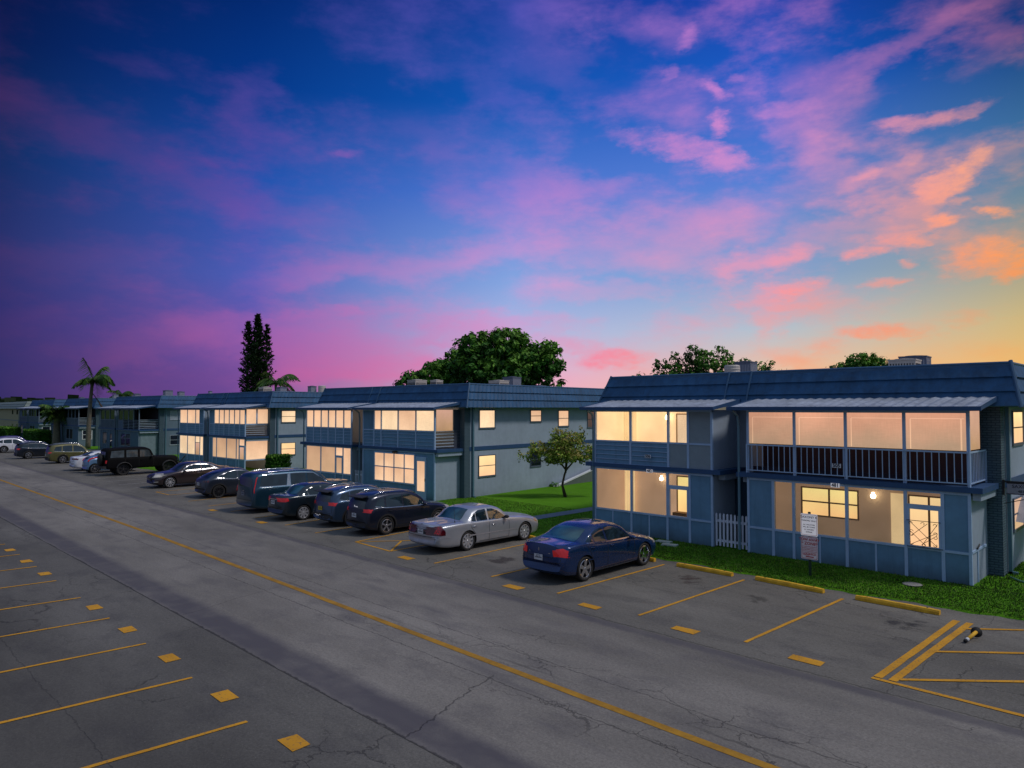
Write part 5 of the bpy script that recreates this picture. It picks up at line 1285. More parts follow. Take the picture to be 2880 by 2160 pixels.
# ---- long blue SUV
L=5.70
BIGP=paint('teal blue paint',(.016,.062,.105),.55,.25)
def longtail(root,P3,L,W):
    b=MB()
    for sg in (-1,1):
        z0,z1=.95,1.66; pts=[]
        for i in range(8):
            z=z0+(z1-z0)*i/7; p=P3('B',sg*(.90-.12*i/7),z,.012); 
            if p is not None: pts.append(tuple(p))
        b.tube(pts,.026,6)
    b.build('tail_light',REDL,root,True)
BIG=dict(cat='car',L=L,W=2.04,H=1.88,wb=3.30,fo=1.0,rw=.405,paint=BIGP,tumble=.26,bend=.13,rbend=.7,scale=1.03,arch=1.12,
 top=[(0,.80),(.03,1.0),(.25,1.14),(1.2,1.24),(1.55,1.27),(2.15,1.70),(2.6,1.84),(3.4,1.88),(4.8,1.86),(5.35,1.80),(5.58,1.62),(5.66,1.15),(5.70,.62)],
 belt=[(0,.72),(1.0,1.10),(1.7,1.18),(5.3,1.20),(5.6,1.12),(5.7,.6)],
 side_glass=[[(1.88,1.21),(2.2,1.50),(2.55,1.70),(2.86,1.73),(2.88,1.21)],[(2.97,1.21),(2.96,1.73),(3.72,1.74),(3.74,1.21)],[(4.02,1.21),(3.92,1.74),(5.16,1.70),(5.30,1.24)]],
 windscreen=[(1.62,-.76),(1.62,.76),(2.18,.68),(2.18,-.68)],rear_back=[(-.72,1.22),(.72,1.22),(.66,1.66),(-.66,1.66)],
 decals=[('c_pillar_panel',surf('pillar silver',(.35,.42,.50),.35,.5),sb([(3.80,1.22),(3.98,1.22),(3.88,1.73),(3.79,1.73)])),('headlight',CLEARL,[('F',[(.7,.8),(.95,.8),(.95,1.05),(.7,1.05)]),('F',[(-.7,.8),(-.95,.8),(-.95,1.05),(-.7,1.05)])])],
 strips=[('window_trim',CHROME,.03,sb([(1.9,1.19),(5.32,1.21)])+sb([(3.79,1.22),(3.77,1.76)])+sb([(2.0,1.38),(2.55,1.73),(3.2,1.77),(5.1,1.76)])),('tail_badge',CHROME,.05,[('B',[(-.06,1.02),(.06,1.02)])])],
 seams=[[(1.82,1.17),(1.82,.7),(1.9,.36)],[(2.92,1.2),(2.92,.36)],[(3.86,1.2),(3.80,.8),(3.62,.7)]],trunk=[('B',[(-.8,1.16),(-.8,.62),(.8,.62),(.8,1.16)])],
 handles=[(2.7,1.05),(3.6,1.06)],handle_m=CHROME,mirror=(1.98,1.24),mirror_m=CHROME,spokes=8,rim=ALLOY,plate=('B',0,.88,surf('plate dim',(.2,.22,.28),.5)),extra=[rails(1.88,2.2,5.2,.72,.045),longtail])
make_car('long_wagon','very long teal blue utility wagon with tall thin red tail lights',(-33.5,18.1,0),N,BIG)
# ---- coupe-like crossover
L=4.72
GREY=paint('graphite paint',(.035,.045,.070),.6,.25)
MACH=suv(GREY,L=L,H=1.62,W=1.88,plate=PLATEW,rail=False,rim=DARKM,spokes=10,wb=2.98,
 tops=[(0,.70),(.03,.80),(.35,.92),(1.05,1.02),(1.35,1.07),(2.0,1.46),(2.5,1.60),(2.9,1.62),(3.5,1.56),(4.1,1.38),(4.5,1.16),(4.64,1.08),(4.70,.95),(4.72,.6)])
MACH.pop('rear_back'); MACH['rear_top']=[(3.75,-.5),(3.75,.5),(4.42,.58),(4.42,-.58)]; MACH['extra']=[]
MACH['side_glass']=[[(1.66,1.04),(2.05,1.32),(2.4,1.46),(2.75,1.50),(2.76,1.05)],[(2.84,1.055),(2.83,1.50),(3.35,1.44),(3.55,1.36),(3.7,1.10)],[(3.76,1.11),(3.64,1.33),(3.9,1.22),(3.98,1.14)]]
MACH['decals']=[('tail_light',DREDL,[('B',[(.50,.92),(.58,.92),(.58,1.02),(.50,1.02)]),('B',[(.64,.92),(.72,.92),(.72,1.02),(.64,1.02)]),('B',[(.78,.92),(.85,.92),(.85,1.02),(.78,1.02)]),('B',[(-.50,.92),(-.58,.92),(-.58,1.02),(-.50,1.02)]),('B',[(-.64,.92),(-.72,.92),(-.72,1.02),(-.64,1.02)]),('B',[(-.78,.92),(-.85,.92),(-.85,1.02),(-.78,1.02)])]),('bumper_cladding',BLKPL,[('B',[(-.88,.28),(.88,.28),(.88,.52),(-.88,.52)])])]
MACH['handles']=[]; MACH['trunk']=[('B',[(-.74,.95),(-.74,.66),(.74,.66),(.74,.95)])]
MACH['strips'][0]=('roof_line',paint('graphite paint',(.035,.045,.070),.6,.25),.02,sb([(1.6,1.035),(3.0,1.06)]))
make_car('graphite_crossover','graphite sloping roofed crossover with dark wheels left of the long wagon',(-40.65,18.15,0),N,MACH)
# ---- dark sedan facing the road
L=4.85
ALT=dict(BLUE); ALT.update(L=L,W=1.83,wb=2.78,rw=.345,paint=paint('dark brown metallic',(.050,.036,.040),.6,.25),rim=HUB,spokes=10,spw=.5,glass=CARGLASS,
 top=[(0,.62),(.03,.72),(.30,.84),(.9,.94),(1.30,1.0),(2.0,1.38),(2.45,1.46),(3.0,1.455),(3.5,1.36),(4.25,1.12),(4.6,1.09),(4.79,1.05),(4.83,.96),(4.85,.62)],
 belt=[(0,.58),(.9,.86),(1.5,.95),(3.0,1.0),(4.0,1.05),(4.6,1.02),(4.85,.60)],
 decals=[('headlight',CLEARL,[('F',[(.45,.64),(.88,.68),(.88,.82),(.55,.74)]),('F',[(-.45,.64),(-.88,.68),(-.88,.82),(-.55,.74)])]+sb([(.05,.66),(.60,.80),(.66,.88),(.3,.86)])),
         ('grille',DARKM,[('F',[(-.40,.52),(.40,.52),(.46,.72),(-.46,.72)]),('F',[(-.55,.30),(.55,.30),(.50,.44),(-.50,.44)])]),
         ('fog_light',CLEARL,[('F',[(.62,.36),(.82,.38),(.82,.44),(.62,.42)]),('F',[(-.62,.36),(-.82,.38),(-.82,.44),(-.62,.42)])]),
         ('tail_light',REDL,[('B',[(.50,.80),(.86,.83),(.86,1.0),(.5,.97)]),('B',[(-.50,.80),(-.86,.83),(-.86,1.0),(-.5,.97)])])],
 strips=[('window_trim',CHROME,.028,sb([(1.60,.965),(2.8,.99),(3.80,1.045)])+sb([(1.75,1.10),(2.1,1.30),(2.45,1.385),(2.8,1.40),(3.2,1.365),(3.5,1.25),(3.80,1.05)])),('grille_badge',CHROME,.03,[('F',[(-.25,.72),(0,.58),(.25,.72)])])],
 handle_m=CHROME,plate=('F',0,.50,DARKM))
make_car('brown_sedan','dark brown sedan parked nose to the road with pale ten spoke wheels',(-47.9,18.1,0),-N,ALT)
# ---- black boxy off-roader
L=4.75
JB=None; JP=paint('black paint',(.004,.004,.005),.0,.7,.0); JP.node_tree.nodes['Principled BSDF'].inputs['Specular IOR Level'].default_value=.12
def jeep_extra(root,P3,L,W):
    x=-L/2; b=MB(); b.lathe([(.0,.12),(.20,.12),(.36,.10),(.40,.0),(.36,-.10),(.0,-.10)],24,axis='y'); o=b.build('spare_wheel',BLACK,root,True); o.location=(x-.10,0,1.05); o.rotation_euler=(0,0,R(90))
    b=MB(); b.box(L/2-.02,L/2+.28,-.75,.75,.52,.68); b.tube([(L/2+.15,-.45,.68),(L/2+.1,-.40,1.0),(L/2+.1,.40,1.0),(L/2+.15,.45,.68)],.03,8); b.tube([(L/2+.2,-.3,.6),(L/2+.62,-.42,1.18)],.035,6); b.tube([(L/2+.62,-.42,1.18),(L/2+.5,-.42,1.0)],.035,6); b.build('front_bumper',BLKPL,root,True)
    b=MB(); b.box(x-.16,x+.04,-.85,.85,.50,.66); b.build('rear_bumper',BLKPL,root)
    for s in (.70,3.62):
        for sg in (-1,1):
            b=MB(); cx_=L/2-s; vs=[];fs=[]
            for i in range(9):
                t=math.pi*(.08+.84*i/8); 
                for (r,yy) in ((.50,W-.05),(.50,W+.13),(.46,W+.13)): vs.append((cx_+r*math.cos(t),sg*yy,.41+r*math.sin(t)))
            for i in range(8):
                for j in range(2): fs.append((i*3+j,(i+1)*3+j,(i+1)*3+j+1,i*3+j+1))
            b.add(vs,fs); b.build('fender_flare',BLKPL,root,True)
JEEP=dict(cat='car',L=L,W=1.74,H=1.86,wb=2.95,fo=.70,rw=.41,paint=JP,tumble=.12,bend=.05,scale=1.10,arch=1.12,
 bot=[(0,.5),(.2,.45),(4.5,.45),(4.75,.5)],plan=[(0,.80),(1.4,.90),(1.7,1.0),(4.7,1.0),(4.75,.97)],
 top=[(0,.9),(.03,1.14),(.3,1.18),(1.45,1.22),(1.60,1.25),(1.92,1.74),(2.2,1.84),(3.0,1.86),(4.5,1.82),(4.66,1.70),(4.72,1.2),(4.75,.6)],
 belt=[(0,.85),(.5,1.08),(1.6,1.15),(4.6,1.18),(4.75,.6)],
 side_glass=[[(1.86,1.22),(2.0,1.62),(2.1,1.68),(2.60,1.70),(2.60,1.22)],[(2.74,1.22),(2.74,1.70),(3.46,1.70),(3.46,1.22)],[(3.60,1.22),(3.60,1.70),(4.38,1.66),(4.46,1.22)]],
 windscreen=[(1.63,-.66),(1.63,.66),(1.90,.64),(1.90,-.64)],rear_back=[(-.55,1.25),(.55,1.25),(.52,1.62),(-.52,1.62)],glass=glassm('hazy plastic window',(.05,.07,.08),.2),
 decals=[('tail_light',REDL,[('B',[(.66,.85),(.80,.85),(.80,1.05),(.66,1.05)]),('B',[(-.66,.85),(-.80,.85),(-.80,1.05),(-.66,1.05)])]),('headlight',CLEARL,[('F',[(.4,.85),(.58,.85),(.58,1.03),(.4,1.03)]),('F',[(-.4,.85),(-.58,.85),(-.58,1.03),(-.4,1.03)])])],
 seams=[[(1.72,1.15),(1.72,.5)],[(2.67,1.18),(2.67,.5)],[(3.53,1.18),(3.53,.6)]],handles=[(2.5,1.0),(3.4,1.0)],mirror=(1.85,1.2),mirror_m=BLKPL,spokes=5,rim=DARKM,extra=[jeep_extra])
make_car('black_offroader','boxy black soft top off-roader with hazy side windows',(-59.25,18.6,0),N,JEEP)
# ---- small light blue hatchback, white sedan, olive SUV, dark SUV, white SUV, violet car
LB=paint('light blue paint',(.16,.30,.50),.3,.3); WH=paint('white car paint',(.72,.73,.80),.0,.3); OL=paint('olive gold paint',(.10,.095,.025),.3,.4); DS=paint('dark slate paint',(.014,.020,.034),.5,.25,.5)
def tall_lights(root,P3,L,W):
    b=MB()
    for sg in (-1,1):
        pts=[]
        for i in range(6):
            p=P3('B',sg*(W-.13),.92+.40*i/5,.014)
            if p is not None: pts.append(tuple(p))
        b.tube(pts,.06,6)
    b.build('tail_light',REDL,root,True)
HB=suv(LB,L=4.0,H=1.52,W=1.7,clad=False,rail=False,wb=2.45,extra=[tall_lights],spokes=8,tops=[(0,.68),(.03,.78),(.3,.90),(.9,1.0),(1.10,1.04),(1.75,1.40),(2.2,1.51),(2.9,1.52),(3.5,1.47),(3.75,1.38),(3.90,1.15),(3.97,.95),(4.0,.6)])
HB['side_glass']=[[(1.45,1.03),(1.8,1.30),(2.1,1.40),(2.4,1.42),(2.42,1.04)],[(2.5,1.05),(2.5,1.42),(3.0,1.41),(3.2,1.36),(3.2,1.08)]]; HB['rear_back']=[(-.52,1.10),(.52,1.10),(.46,1.36),(-.46,1.36)]; HB['seams']=HB['seams'][:2]; HB['decals']=[]; HB['handles']=[(2.3,.92)]
make_car('blue_hatchback','pale blue hatchback with upright red lights mostly behind the black off-roader',(-62.55,17.55,0),N,HB)
WS=dict(ALT); WS.update(paint=WH,rim=CHROME,spokes=5,spw=.6,glass=CARGLASS,plate=('B',0,.62,PLATEW),
 decals=[('tail_light',DREDL,[('B',[(.30,.90),(.88,.86),(.88,.96),(.30,.98)]),('B',[(-.30,.90),(-.88,.86),(-.88,.96),(-.30,.98)])]+sb([(4.5,.92),(4.82,.88),(4.82,.98),(4.6,.99)])),('bumper_cladding',BLKPL,[('B',[(-.88,.28),(.88,.28),(.88,.40),(-.88,.40)])])],
 strips=[('window_trim',DARKM,.02,sb([(1.60,.965),(2.8,.99),(3.80,1.045)]))],seams=BLUE['seams'],trunk=[('B',[(-.7,.98),(-.5,.72),(.5,.72),(.7,.98)])])
make_car('white_sedan','white sedan with dark slim tail lights between the off-roader and the olive car',(-65.55,17.95,0),N,WS)
OS=suv(OL,L=4.78,H=1.80,W=1.93,rim=ALLOY,spokes=6,rail=True,glass=CARGLASS)
OS['top']=[(0,.80),(.03,1.0),(.3,1.08),(1.2,1.15),(1.4,1.19),(1.9,1.62),(2.3,1.78),(3.2,1.80),(4.3,1.74),(4.55,1.60),(4.70,1.2),(4.75,1.0),(4.78,.62)]
OS['decals'].append(('roof_panel',surf('dark roof panel',(.03,.04,.05),.5),[('T',[(2.25,-.55),(2.25,.55),(4.3,.50),(4.3,-.50)])]))
make_car('olive_wagon','olive gold off-road wagon with a dark roof under the leaning palm',(-75.8,18.2,0),N,OS)
make_car('slate_crossover','dark slate crossover between the olive wagon and the white crossover',(-85.0,17.4,0),N,suv(DS,L=4.65,H=1.66,rail=True,spokes=6))
make_car('white_crossover','white crossover with dark windows at the left edge of the photo',(-98.3,17.6,0),N,suv(WH,L=4.6,H=1.66,rail=False,spokes=6))
VI=paint('violet blue paint',(.06,.05,.16),.4,.3)
make_car('violet_car','violet tinted car roof just showing behind the white crossover',(-104.5,18.8,0),N,suv(VI,L=4.7,H=1.70,rail=False))

# ------------------------------------------------------------------ vegetation
def crown(b,ells,nclump,per,size,seed,crad=.6,fill=.35):
    rr=random.Random(seed); tot=sum(e[3]*e[4]*e[5] for e in ells)
    for (cx_,cy_,cz_,rx,ry,rz_) in ells:
        for i in range(int(nclump*(rx*ry*rz_)**(1)/tot)):
            while True:
                d=Vector((rr.gauss(0,1),rr.gauss(0,1),rr.gauss(0,1))).normalized()
                if d.z>-.75: break
            k=rr.uniform(.62,1.0) if rr.random()>fill else rr.uniform(.2,.7)
            c=Vector((cx_+d.x*rx*k,cy_+d.y*ry*k,cz_+d.z*rz_*k)); cr=crad*rr.uniform(.55,1.25)
            shade=d.z*.9+k*.6+rr.uniform(-.5,.5)+(d.x*.35)  # light painted into leaf tones: paler on top and sunward, darker inside
            for j in range(per):
                o=Vector((rr.gauss(0,1),rr.gauss(0,1),rr.gauss(0,.75))); o=o.normalized()*cr*rr.uniform(.35,1)
                p=c+o; nrm=(o.normalized()+Vector((rr.uniform(-.6,.6),rr.uniform(-.6,.6),rr.uniform(0,.9)))).normalized()
                a=nrm.orthogonal().normalized(); a=Matrix.Rotation(rr.uniform(0,6.28),3,nrm)@a; bb=nrm.cross(a); s=size*rr.uniform(.6,1.25)
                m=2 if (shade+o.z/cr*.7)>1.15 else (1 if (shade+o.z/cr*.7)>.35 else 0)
                q=p+nrm*s*.12
                b.add([tuple(p-a*s),tuple(q-bb*s*.45),tuple(p+a*s),tuple(q+bb*s*.45)],[(0,1,2,3)],m)
def limbs(b,base,tips,r0,seed,split=.45):
    rr=random.Random(seed); base=Vector(base)
    for t in tips:
        t=Vector(t); mid=base.lerp(t,split)+Vector((rr.uniform(-.2,.2),rr.uniform(-.2,.2),rr.uniform(.0,.3)))*((t-base).length*.15)
        b.tube([tuple(base),tuple(mid),tuple(t)],[r0,r0*.6,r0*.15],6)
        for k in range(3):
            s=mid.lerp(t,rr.uniform(.1,.7)); e=s+Vector((rr.uniform(-1,1),rr.uniform(-1,1),rr.uniform(.1,.9)))*((t-base).length*.28)
            b.tube([tuple(s),tuple(e)],[r0*.3,r0*.08],5)
def tree(name,label,base,trunk,ells,nclump,per,size,mats,seed,crad=.6,r0=.3,group=None,cat='tree'):
    t=empty(name,base,0,label,cat,group)
    b=MB(); b.tube([(0,0,-.05),(trunk[0]*.4,trunk[1]*.4,trunk[2]*.5),tuple(trunk)],[r0*1.25,r0,r0*.8],10)
    limbs(b,trunk,[(e[0]+sx*e[3]*.6,e[1]+sy*e[4]*.6,e[2]+e[5]*.35) for e in ells for sx,sy in ((1,0),(-1,.3),(0,-1),(0,.9))],r0*.6,seed)
    b.build('trunk',BARK,t,True)
    b=MB(); crown(b,ells,nclump,per,size,seed,crad); b.build('crown',mats,t)
    return t
rr=random.Random(5)
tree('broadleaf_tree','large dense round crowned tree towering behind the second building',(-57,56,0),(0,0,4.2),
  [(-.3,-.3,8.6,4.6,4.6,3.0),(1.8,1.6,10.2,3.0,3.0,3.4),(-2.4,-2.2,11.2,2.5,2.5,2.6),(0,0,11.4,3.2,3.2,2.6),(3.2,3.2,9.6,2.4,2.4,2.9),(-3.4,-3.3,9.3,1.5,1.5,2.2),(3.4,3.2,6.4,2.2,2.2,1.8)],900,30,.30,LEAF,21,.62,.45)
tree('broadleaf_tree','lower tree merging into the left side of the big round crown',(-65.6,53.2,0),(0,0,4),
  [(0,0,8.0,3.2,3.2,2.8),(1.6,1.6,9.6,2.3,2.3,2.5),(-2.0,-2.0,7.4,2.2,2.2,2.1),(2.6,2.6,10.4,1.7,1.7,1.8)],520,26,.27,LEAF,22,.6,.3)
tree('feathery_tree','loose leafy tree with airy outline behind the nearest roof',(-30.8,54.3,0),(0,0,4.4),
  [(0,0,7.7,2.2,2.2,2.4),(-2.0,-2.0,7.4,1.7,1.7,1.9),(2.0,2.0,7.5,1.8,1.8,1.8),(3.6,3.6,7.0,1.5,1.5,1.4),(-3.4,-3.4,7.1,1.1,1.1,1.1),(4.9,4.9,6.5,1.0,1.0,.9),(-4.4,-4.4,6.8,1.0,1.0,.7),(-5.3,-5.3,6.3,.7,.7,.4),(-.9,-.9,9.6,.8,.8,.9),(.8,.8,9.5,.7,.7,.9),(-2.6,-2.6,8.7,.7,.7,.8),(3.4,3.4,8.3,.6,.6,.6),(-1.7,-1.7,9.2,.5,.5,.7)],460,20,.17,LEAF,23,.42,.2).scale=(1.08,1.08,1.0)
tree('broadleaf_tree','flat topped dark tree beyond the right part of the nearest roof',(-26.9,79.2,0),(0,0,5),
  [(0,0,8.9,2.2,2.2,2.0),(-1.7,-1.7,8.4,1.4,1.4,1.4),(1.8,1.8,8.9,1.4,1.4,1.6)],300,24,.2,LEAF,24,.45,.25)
# small tree on the lawn
t=empty('lawn_tree',(-26.2,30.45,.04),0,'small leaning ornamental tree with yellowish leaves on the lawn','tree'); t.scale=(1.08,1.08,1.12)
b=MB(); b.tube([(0,0,-.05),(-.14,-.1,.6),(-.06,-.02,1.1),(.02,.02,1.35)],[.10,.06,.055,.05],10)
for s,e in (((.02,.02,1.35),(-.9,-.9,2.6)),((.02,.02,1.35),(.9,.8,2.5)),((0,0,1.2),(.2,.1,3.0)),((0,0,1.3),(-.4,.5,2.7)),((-.5,-.5,2.0),(-1.5,-1.4,2.2)),((.4,.4,1.9),(1.4,1.4,2.0)),((0,.1,1.8),(.5,-.6,2.7))):
    b.tube([s,((s[0]+e[0])/2+.05,(s[1]+e[1])/2,(s[2]+e[2])/2+.12),e],[.05,.032,.012],6)
b.build('trunk',BARK,t,True)
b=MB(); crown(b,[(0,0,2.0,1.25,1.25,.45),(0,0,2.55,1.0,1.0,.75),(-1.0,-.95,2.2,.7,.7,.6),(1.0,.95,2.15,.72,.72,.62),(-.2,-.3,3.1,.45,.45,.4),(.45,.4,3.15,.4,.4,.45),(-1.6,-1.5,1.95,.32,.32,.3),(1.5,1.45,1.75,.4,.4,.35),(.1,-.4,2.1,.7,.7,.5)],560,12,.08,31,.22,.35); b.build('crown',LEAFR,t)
# columnar pines
def pine(x,y,h,rmax,dens,seed,label):
    rr=random.Random(seed); t=empty('columnar_pine',(x,y,0),0,label,'tree','columnar pines behind the third building')
    b=MB(); b.tube([(0,0,0),(0,0,h*.5),(0,0,h)],[.22,.14,.03],8); 
    br=MB(); z=4.0
    while z<h-.1:
        f=(h-z)/(h-4); r=rmax*(min(1,f*2.0)**.65)*rr.uniform(.8,1.1); nb=int(6*dens+rr.random())
        for k in range(nb):
            a=rr.uniform(0,6.28); L_=r*rr.uniform(.65,1.1); up=rr.uniform(.25,.7)
            p0=Vector((0,0,z+rr.uniform(-.2,.2))); d=Vector((math.cos(a),math.sin(a),0)); m_=rr.choice((0,0,1,1,2))
            b.tube([tuple(p0),tuple(p0+d*L_+Vector((0,0,L_*up)))],[.03,.01],3,cap=False)
            for j in range(5):
                t_=(j+1)/5; p=p0+d*L_*t_+Vector((0,0,L_*up*t_*t_)); s=.16+.10*t_
                for q in range(3):
                    nn=Vector((rr.uniform(-1,1),rr.uniform(-1,1),rr.uniform(-.2,1))).normalized()
                    e=p+nn*s*1.7; w_=nn.orthogonal().normalized()*s*.38
                    br.add([tuple(p-w_),tuple(p+w_),tuple(e)],[(0,1,2)],m_)
        z+=.34
    b.build('trunk',BARK,t); br.build('crown',LEAFD,t)
pine(-97.0,44.4,17.3,1.2,1.15,41,'left columnar pine of the tall trio, slightly airy')
pine(-96.1,45.4,18.3,1.3,2.1,42,'middle columnar pine, tallest and darkest of the trio')
pine(-95.2,46.3,16.7,1.15,.9,43,'right columnar pine of the trio with see-through branches')
# palms
def frond(b,p0,az,L_,rise,droop,w_,rr,n=11,lw=.055):
    d=Vector((math.cos(az),math.sin(az),0)); side=Vector((-d.y,d.x,0)); pts=[]
    for i in range(n+1):
        t=i/n; pts.append(Vector(p0)+d*L_*t*(1-.15*t*t)+Vector((0,0,L_*(rise*t-droop*t*t))))
    b.tube([tuple(p) for p in pts],[.035*(1-.8*i/n) for i in range(n+1)],4,m=1,cap=False)
    for i in range(1,n+1):
        for j in range(2):
            t=(i-j*.5)/n; k=min(n-1,int(t*n)); p=pts[k].lerp(pts[k+1],t*n-k)
            ll=w_*math.sin(math.pi*min(1,.18+.8*t))**.7
            for sg in (-1,1):
                tip=p+side*sg*ll*rr.uniform(.6,.85)+d*ll*.45+Vector((0,0,-ll*rr.uniform(.45,.9)))
                wv=d*lw; b.add([tuple(p-wv),tuple(p+wv),tuple(tip)],[(0,1,2)],rr.choice((0,1,1,2)))
def palm(name,label,base,h,nf,L_,w_,seed,lean=(0,0),tr=.17,fan=False,skirt=0,angs=None,lw=.055,group=None):
    rr=random.Random(seed); t=empty(name,base,0,label,'palm tree',group)
    b=MB(); n=10; pts=[];rad=[]
    for i in range(n+1):
        k=i/n; pts.append((lean[0]*k*k,lean[1]*k*k,h*k)); rad.append(tr*(1.25-.55*k if k<.9 else .75+.4*(k-.9)*10))
    b.tube(pts,rad,12)
    for i in range(24): z=h*i/24; k=z/h; b.lathe([(tr*(1.27-.55*k),0),(tr*(1.30-.55*k),.02),(tr*(1.27-.55*k),.04)],12,c=(lean[0]*k*k,lean[1]*k*k,z))
    b.build('trunk',surf('palm trunk',(.16,.14,.11),.9,var=.25,scale=6,bump=.6),t,True)
    b=MB(); top=(lean[0],lean[1],h)
    for i in range(nf):
        a=angs[i][0] if angs else 2*math.pi*i/nf+rr.uniform(-.3,.3); rise=angs[i][1] if angs else rr.uniform(.15,1.1); dr=angs[i][2] if angs else rr.uniform(.6,1.0)
        frond(b,top,a,L_*rr.uniform(.85,1.1),rise,dr,w_*rr.uniform(.8,1.1),rr,lw=lw)
    for i in range(skirt):
        a=rr.uniform(0,6.28); frond(b,(top[0],top[1],top[2]-.3),a,L_*.8,rr.uniform(-.3,.1),.6,w_*.8,rr,lw=lw)
    b.build('crown',PALML,t)
    return t
A=math.pi/4   # image right is (+x+y), image left (-x-y), away is (-x+y)
palm('coconut_palm','tall slim palm with a loose drooping crown against the violet sky',(-99.6,25.3,0),8.6,14,2.75,1.2,51,lean=(.3,.3),tr=.24,lw=.13,
  angs=[(A+math.pi,.45,.75),(A+math.pi+.3,.1,.5),(A+.1,.5,.7),(A-.2,.35,.75),(A+.4,.1,.7),(A,.8,1.05),(A+.25,1.1,1.2),(A-.3,1.0,1.4),(-A,.6,1.1),(-A+.5,.4,.9),(3*A,.7,1.1),(A+1.2,1.6,.9),(A+math.pi-.5,1.7,.6),(A-.8,.1,.9)])
t=bpy.data.objects['coconut_palm']; b=MB(); b.tube([(.2,.2,7.1),(.8,.85,5.9),(1.35,1.4,4.6)],[.04,.07,.16],5); b.build('dead_frond',BARK,t)
palm('feather_palm','green palm with arching fronds at the right foot of the pine trio',(-92.4,46.3,0),8.6,13,3.6,1.1,52,tr=.2,lw=.09,
  angs=[(A,.6,.55),(A,.25,.75),(A+.2,.9,.75),(A-.3,.5,.9),(A+math.pi,.5,.6),(A+math.pi+.3,.3,.8),(A+math.pi-.2,.8,.9),(-A,.8,.9),(-A+.3,.5,.9),(A+.5,1.2,1.0),(3*A,.9,1),(A+math.pi-.6,1.2,.9),(A-.5,.0,.6)])
palm('fan_palm','shaggy dark palm with a thick skirt of leaves before the sixth building',(-112.3,24.7,0),4.6,26,2.3,.9,53,tr=.42,skirt=14,lw=.10)
palm('fan_palm','small palm crown poking above the fifth roof',(-136.5,39.7,0),7.4,15,2.6,1.0,54,tr=.2,lw=.09)
# hedges and shrubs
def hedge(label,x0,x1,y0,y1,h,seed,rzz=0):
    t=empty('hedge',((x0+x1)/2,(y0+y1)/2,.03),rzz,label,'hedge'); rr=random.Random(seed); b=MB(); X_=(x1-x0)/2; Y_=(y1-y0)/2
    core=MB(); core.box(-X_+.1,X_-.1,-Y_+.1,Y_-.1,0,h-.1); core.build('hedge_core',LEAFD[0],t)
    n=int(900*(X_*Y_*4+2*(X_+Y_)*2*h)/3)
    for i in range(min(n,6000)):
        f=rr.random(); 
        if f<.35: p=Vector((rr.uniform(-X_,X_),rr.uniform(-Y_,Y_),h)); 
        elif f<.68: p=Vector((rr.uniform(-X_,X_),-Y_,rr.uniform(0,h)))
        else: p=Vector((X_,rr.uniform(-Y_,Y_),rr.uniform(0,h)))
        p+=Vector((rr.gauss(0,.05),rr.gauss(0,.05),rr.gauss(0,.05)))
        nn=Vector((rr.uniform(-1,1),rr.uniform(-1,1),rr.uniform(-.3,1))).normalized(); a=nn.orthogonal()*.075; c=nn.cross(a)
        b.add([tuple(p-a),tuple(p-c*.6),tuple(p+a),tuple(p+c*.6)],[(0,1,2,3)],2 if p.z>h-.1 and rr.random()<.6 else rr.choice((0,1)))
    b.build('foliage',LEAF,t)
hedge('square clipped hedge beside the third building behind the long wagon',-53.1,-52.2,25.9,27.5,1.25,61)
hedge('long low hedge under the shaggy palm before the sixth building',-123.5,-114.5,23.0,24.6,1.9,62)
hedge('green hedge before the beige building at the left edge',-146,-136,23.0,25.0,1.9,63)
tree('round_shrub','dark shrub at the left edge before the beige building',(-139,20.6,0),(0,0,1.2),[(0,0,2.7,1.4,1.4,1.6),(-.7,-.7,3.2,1.0,1.0,1.0)],90,20,.2,LEAF,64,.5,.12,cat='shrub')
# hazy treeline far off
rr=random.Random(77); b=MB()
for i in range(420):
    a=R(rr.uniform(-92,-62)); Dd=rr.uniform(380,520); x=math.sin(a)*Dd; y=math.cos(a)*Dd; hh=rr.uniform(5,9.5)
    for j in range(10):
        p=Vector((x+rr.gauss(0,5),y+rr.gauss(0,5),rr.uniform(1,hh))); s=rr.uniform(1.2,2.4); nn=Vector((-math.sin(a)+rr.uniform(-.5,.5),-math.cos(a)+rr.uniform(-.5,.5),rr.uniform(-.3,.5))).normalized(); c1_=nn.orthogonal()*s; c2_=nn.cross(c1_)
        b.add([tuple(p-c1_),tuple(p-c2_),tuple(p+c1_),tuple(p+c2_)],[(0,1,2,3)],0)
tag(b.build('treeline',LEAFD),'dark distant treeline on the left horizon',None,None,'stuff')
# ------------------------------------------------------------------ picket gates
def picket(x,y,w_,n,h,label,rzz=0):
    t=empty('picket_gate',(x,y,.05),rzz,label,'gate','white picket gates between the porches')
    for i in range(n):
        a=w_*(i/(n-1)-.5); b=MB(); r=.034
        b.box(a-r,a+r,-.012,.012,.06,h-.04); b.add([(a-r,-.012,h-.04),(a+r,-.012,h-.04),(a,-.012,h),(a-r,.012,h-.04),(a+r,.012,h-.04),(a,.012,h)],[(0,1,2),(5,4,3),(1,4,5,2),(0,2,5,3)]); b.build('picket',GATEW,t)
    for z in (.20,h-.32): b=MB(); b.box(-w_/2-.05,w_/2+.05,.013,.05,z,z+.085); b.build('rail',GATEW,t)
    for z in (.22,h-.30): b=MB(); b.box(w_/2+.03,w_/2+.09,-.03,.03,z-.02,z+.08); b.build('hinge',DARKM,t)
picket(-12.38,23.32,1.14,9,1.22,'white picket gate in the dark gap of the nearest building')
picket(-37.2,24.15,1.0,7,1.2,'white picket gate in the gap of the second building',R(1.4))
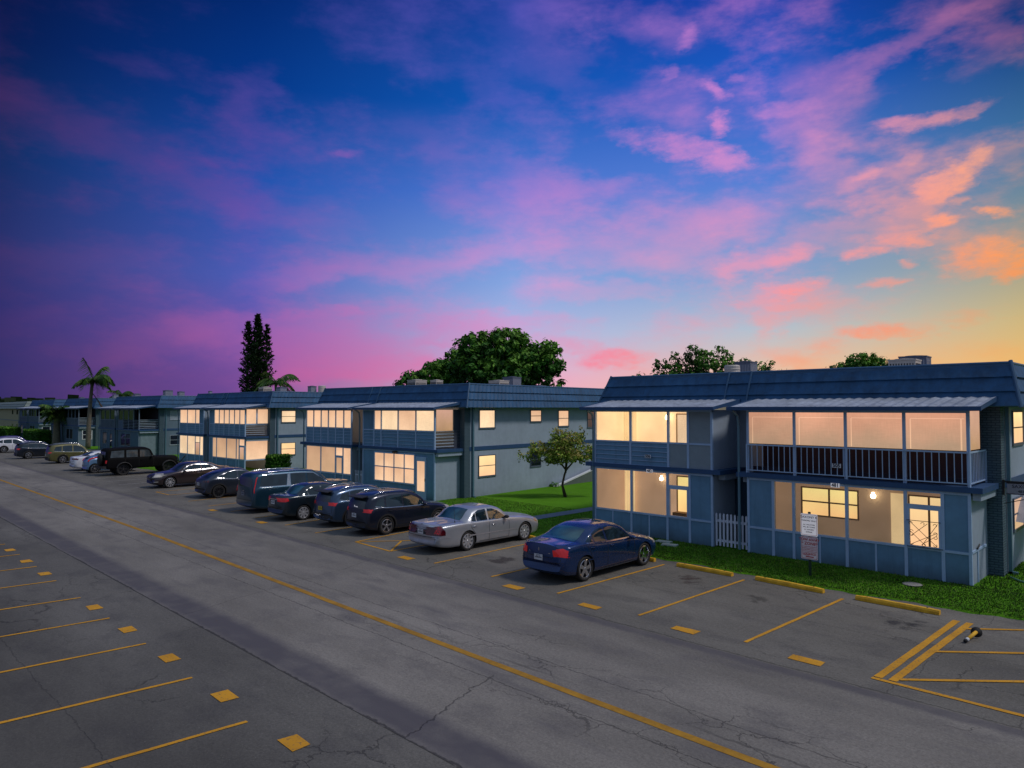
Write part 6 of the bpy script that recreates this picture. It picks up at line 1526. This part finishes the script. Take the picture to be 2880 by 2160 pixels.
# ------------------------------------------------------------------ hanging address sign at the right
t=empty('address_sign',(-4.25,25.25,0),R(4),'hanging grey sign reading SAXONY 481-510 on a dark bracket at the right edge','sign')
b=MB(); b.box(-.42,1.5,-.02,.02,2.82,2.87); b.box(-.45,-.38,-.03,.03,2.45,2.90); b.box(.3,.36,-.02,.02,2.87,2.93); b.build('bracket',DARKM,t)
b=MB(); b.box(-.32,1.45,-.03,.03,2.50,2.80); pn=b.build('sign_board',surf('sign grey lilac',(.30,.30,.38),.6),t)
b=MB(); b.box(-.34,1.47,-.035,.035,2.48,2.505); b.box(-.34,1.47,-.035,.035,2.795,2.82); b.build('sign_rim',DARKM,t)
text('lettering','SAXONY K',.135,INK,pn,(-.20,-.034,2.715),(R(90),0,0),'LEFT',.002); text('lettering','481-510',.105,INK,pn,(-.06,-.034,2.575),(R(90),0,0),'LEFT',.002)
b=MB(); b.tube([(-.4,0,2.2),(.5,0,2.48)],.012,6); b.build('stay',DARKM,t)
# ------------------------------------------------------------------ entrance canopy at the right side of the nearest building
t=empty('entry_canopy',(-4.70,27.6,0),0,'small pale arched entry canopy on the side wall at the right edge','canopy')
b=MB(); vs=[];fs=[]
for i in range(9):
    k=i/8; vs+=[(0,-.6+2.0*k,2.36-.9*(1-k)**2*1.0),(1.3,-.6+2.0*k,2.26-.9*(1-k)**2)]
for i in range(8): fs.append((2*i,2*i+1,2*i+3,2*i+2))
b.add(vs,fs); b.build('canopy_sheet',surf('canopy pale',(.35,.38,.45),.5),t)
# low ramp wall with pale rail at the second building
t=empty('ramp_wall',(-31.0,34.0,0),R(5),'low wall with a sloping pale rail at the side of the second building','wall')
b=MB(); b.add([(.75,0,0),(.75,6.5,0),(.75,6.5,1.25),(.75,0,.05),(.90,0,0),(.90,6.5,0),(.90,6.5,1.25),(.90,0,.05)],[(0,1,2,3),(7,6,5,4),(0,4,5,1),(1,5,6,2),(3,2,6,7)]); b.build('wall',surf('ramp wall grey',(.12,.15,.14),.9),t)
b=MB(); b.add([(.72,-.1,.06),(.93,-.1,.06),(.93,6.6,1.34),(.72,6.6,1.34),(.72,-.1,-.02),(.93,-.1,-.02),(.93,6.6,1.25),(.72,6.6,1.25)],[(0,1,2,3),(4,7,6,5),(0,4,5,1),(1,5,6,2),(2,6,7,3),(3,7,4,0)]); b.build('rail_cap',WHITE,t)
b=MB(); crown(b,[(0,0,.12,.7,.35,.14)],30,12,.05,71,.12); o=b.build('weed_patch',LEAF); o.location=(-30.25,33.9,.04); tag(o,'small weedy bush at the wall foot left of the lawn tree','plant')
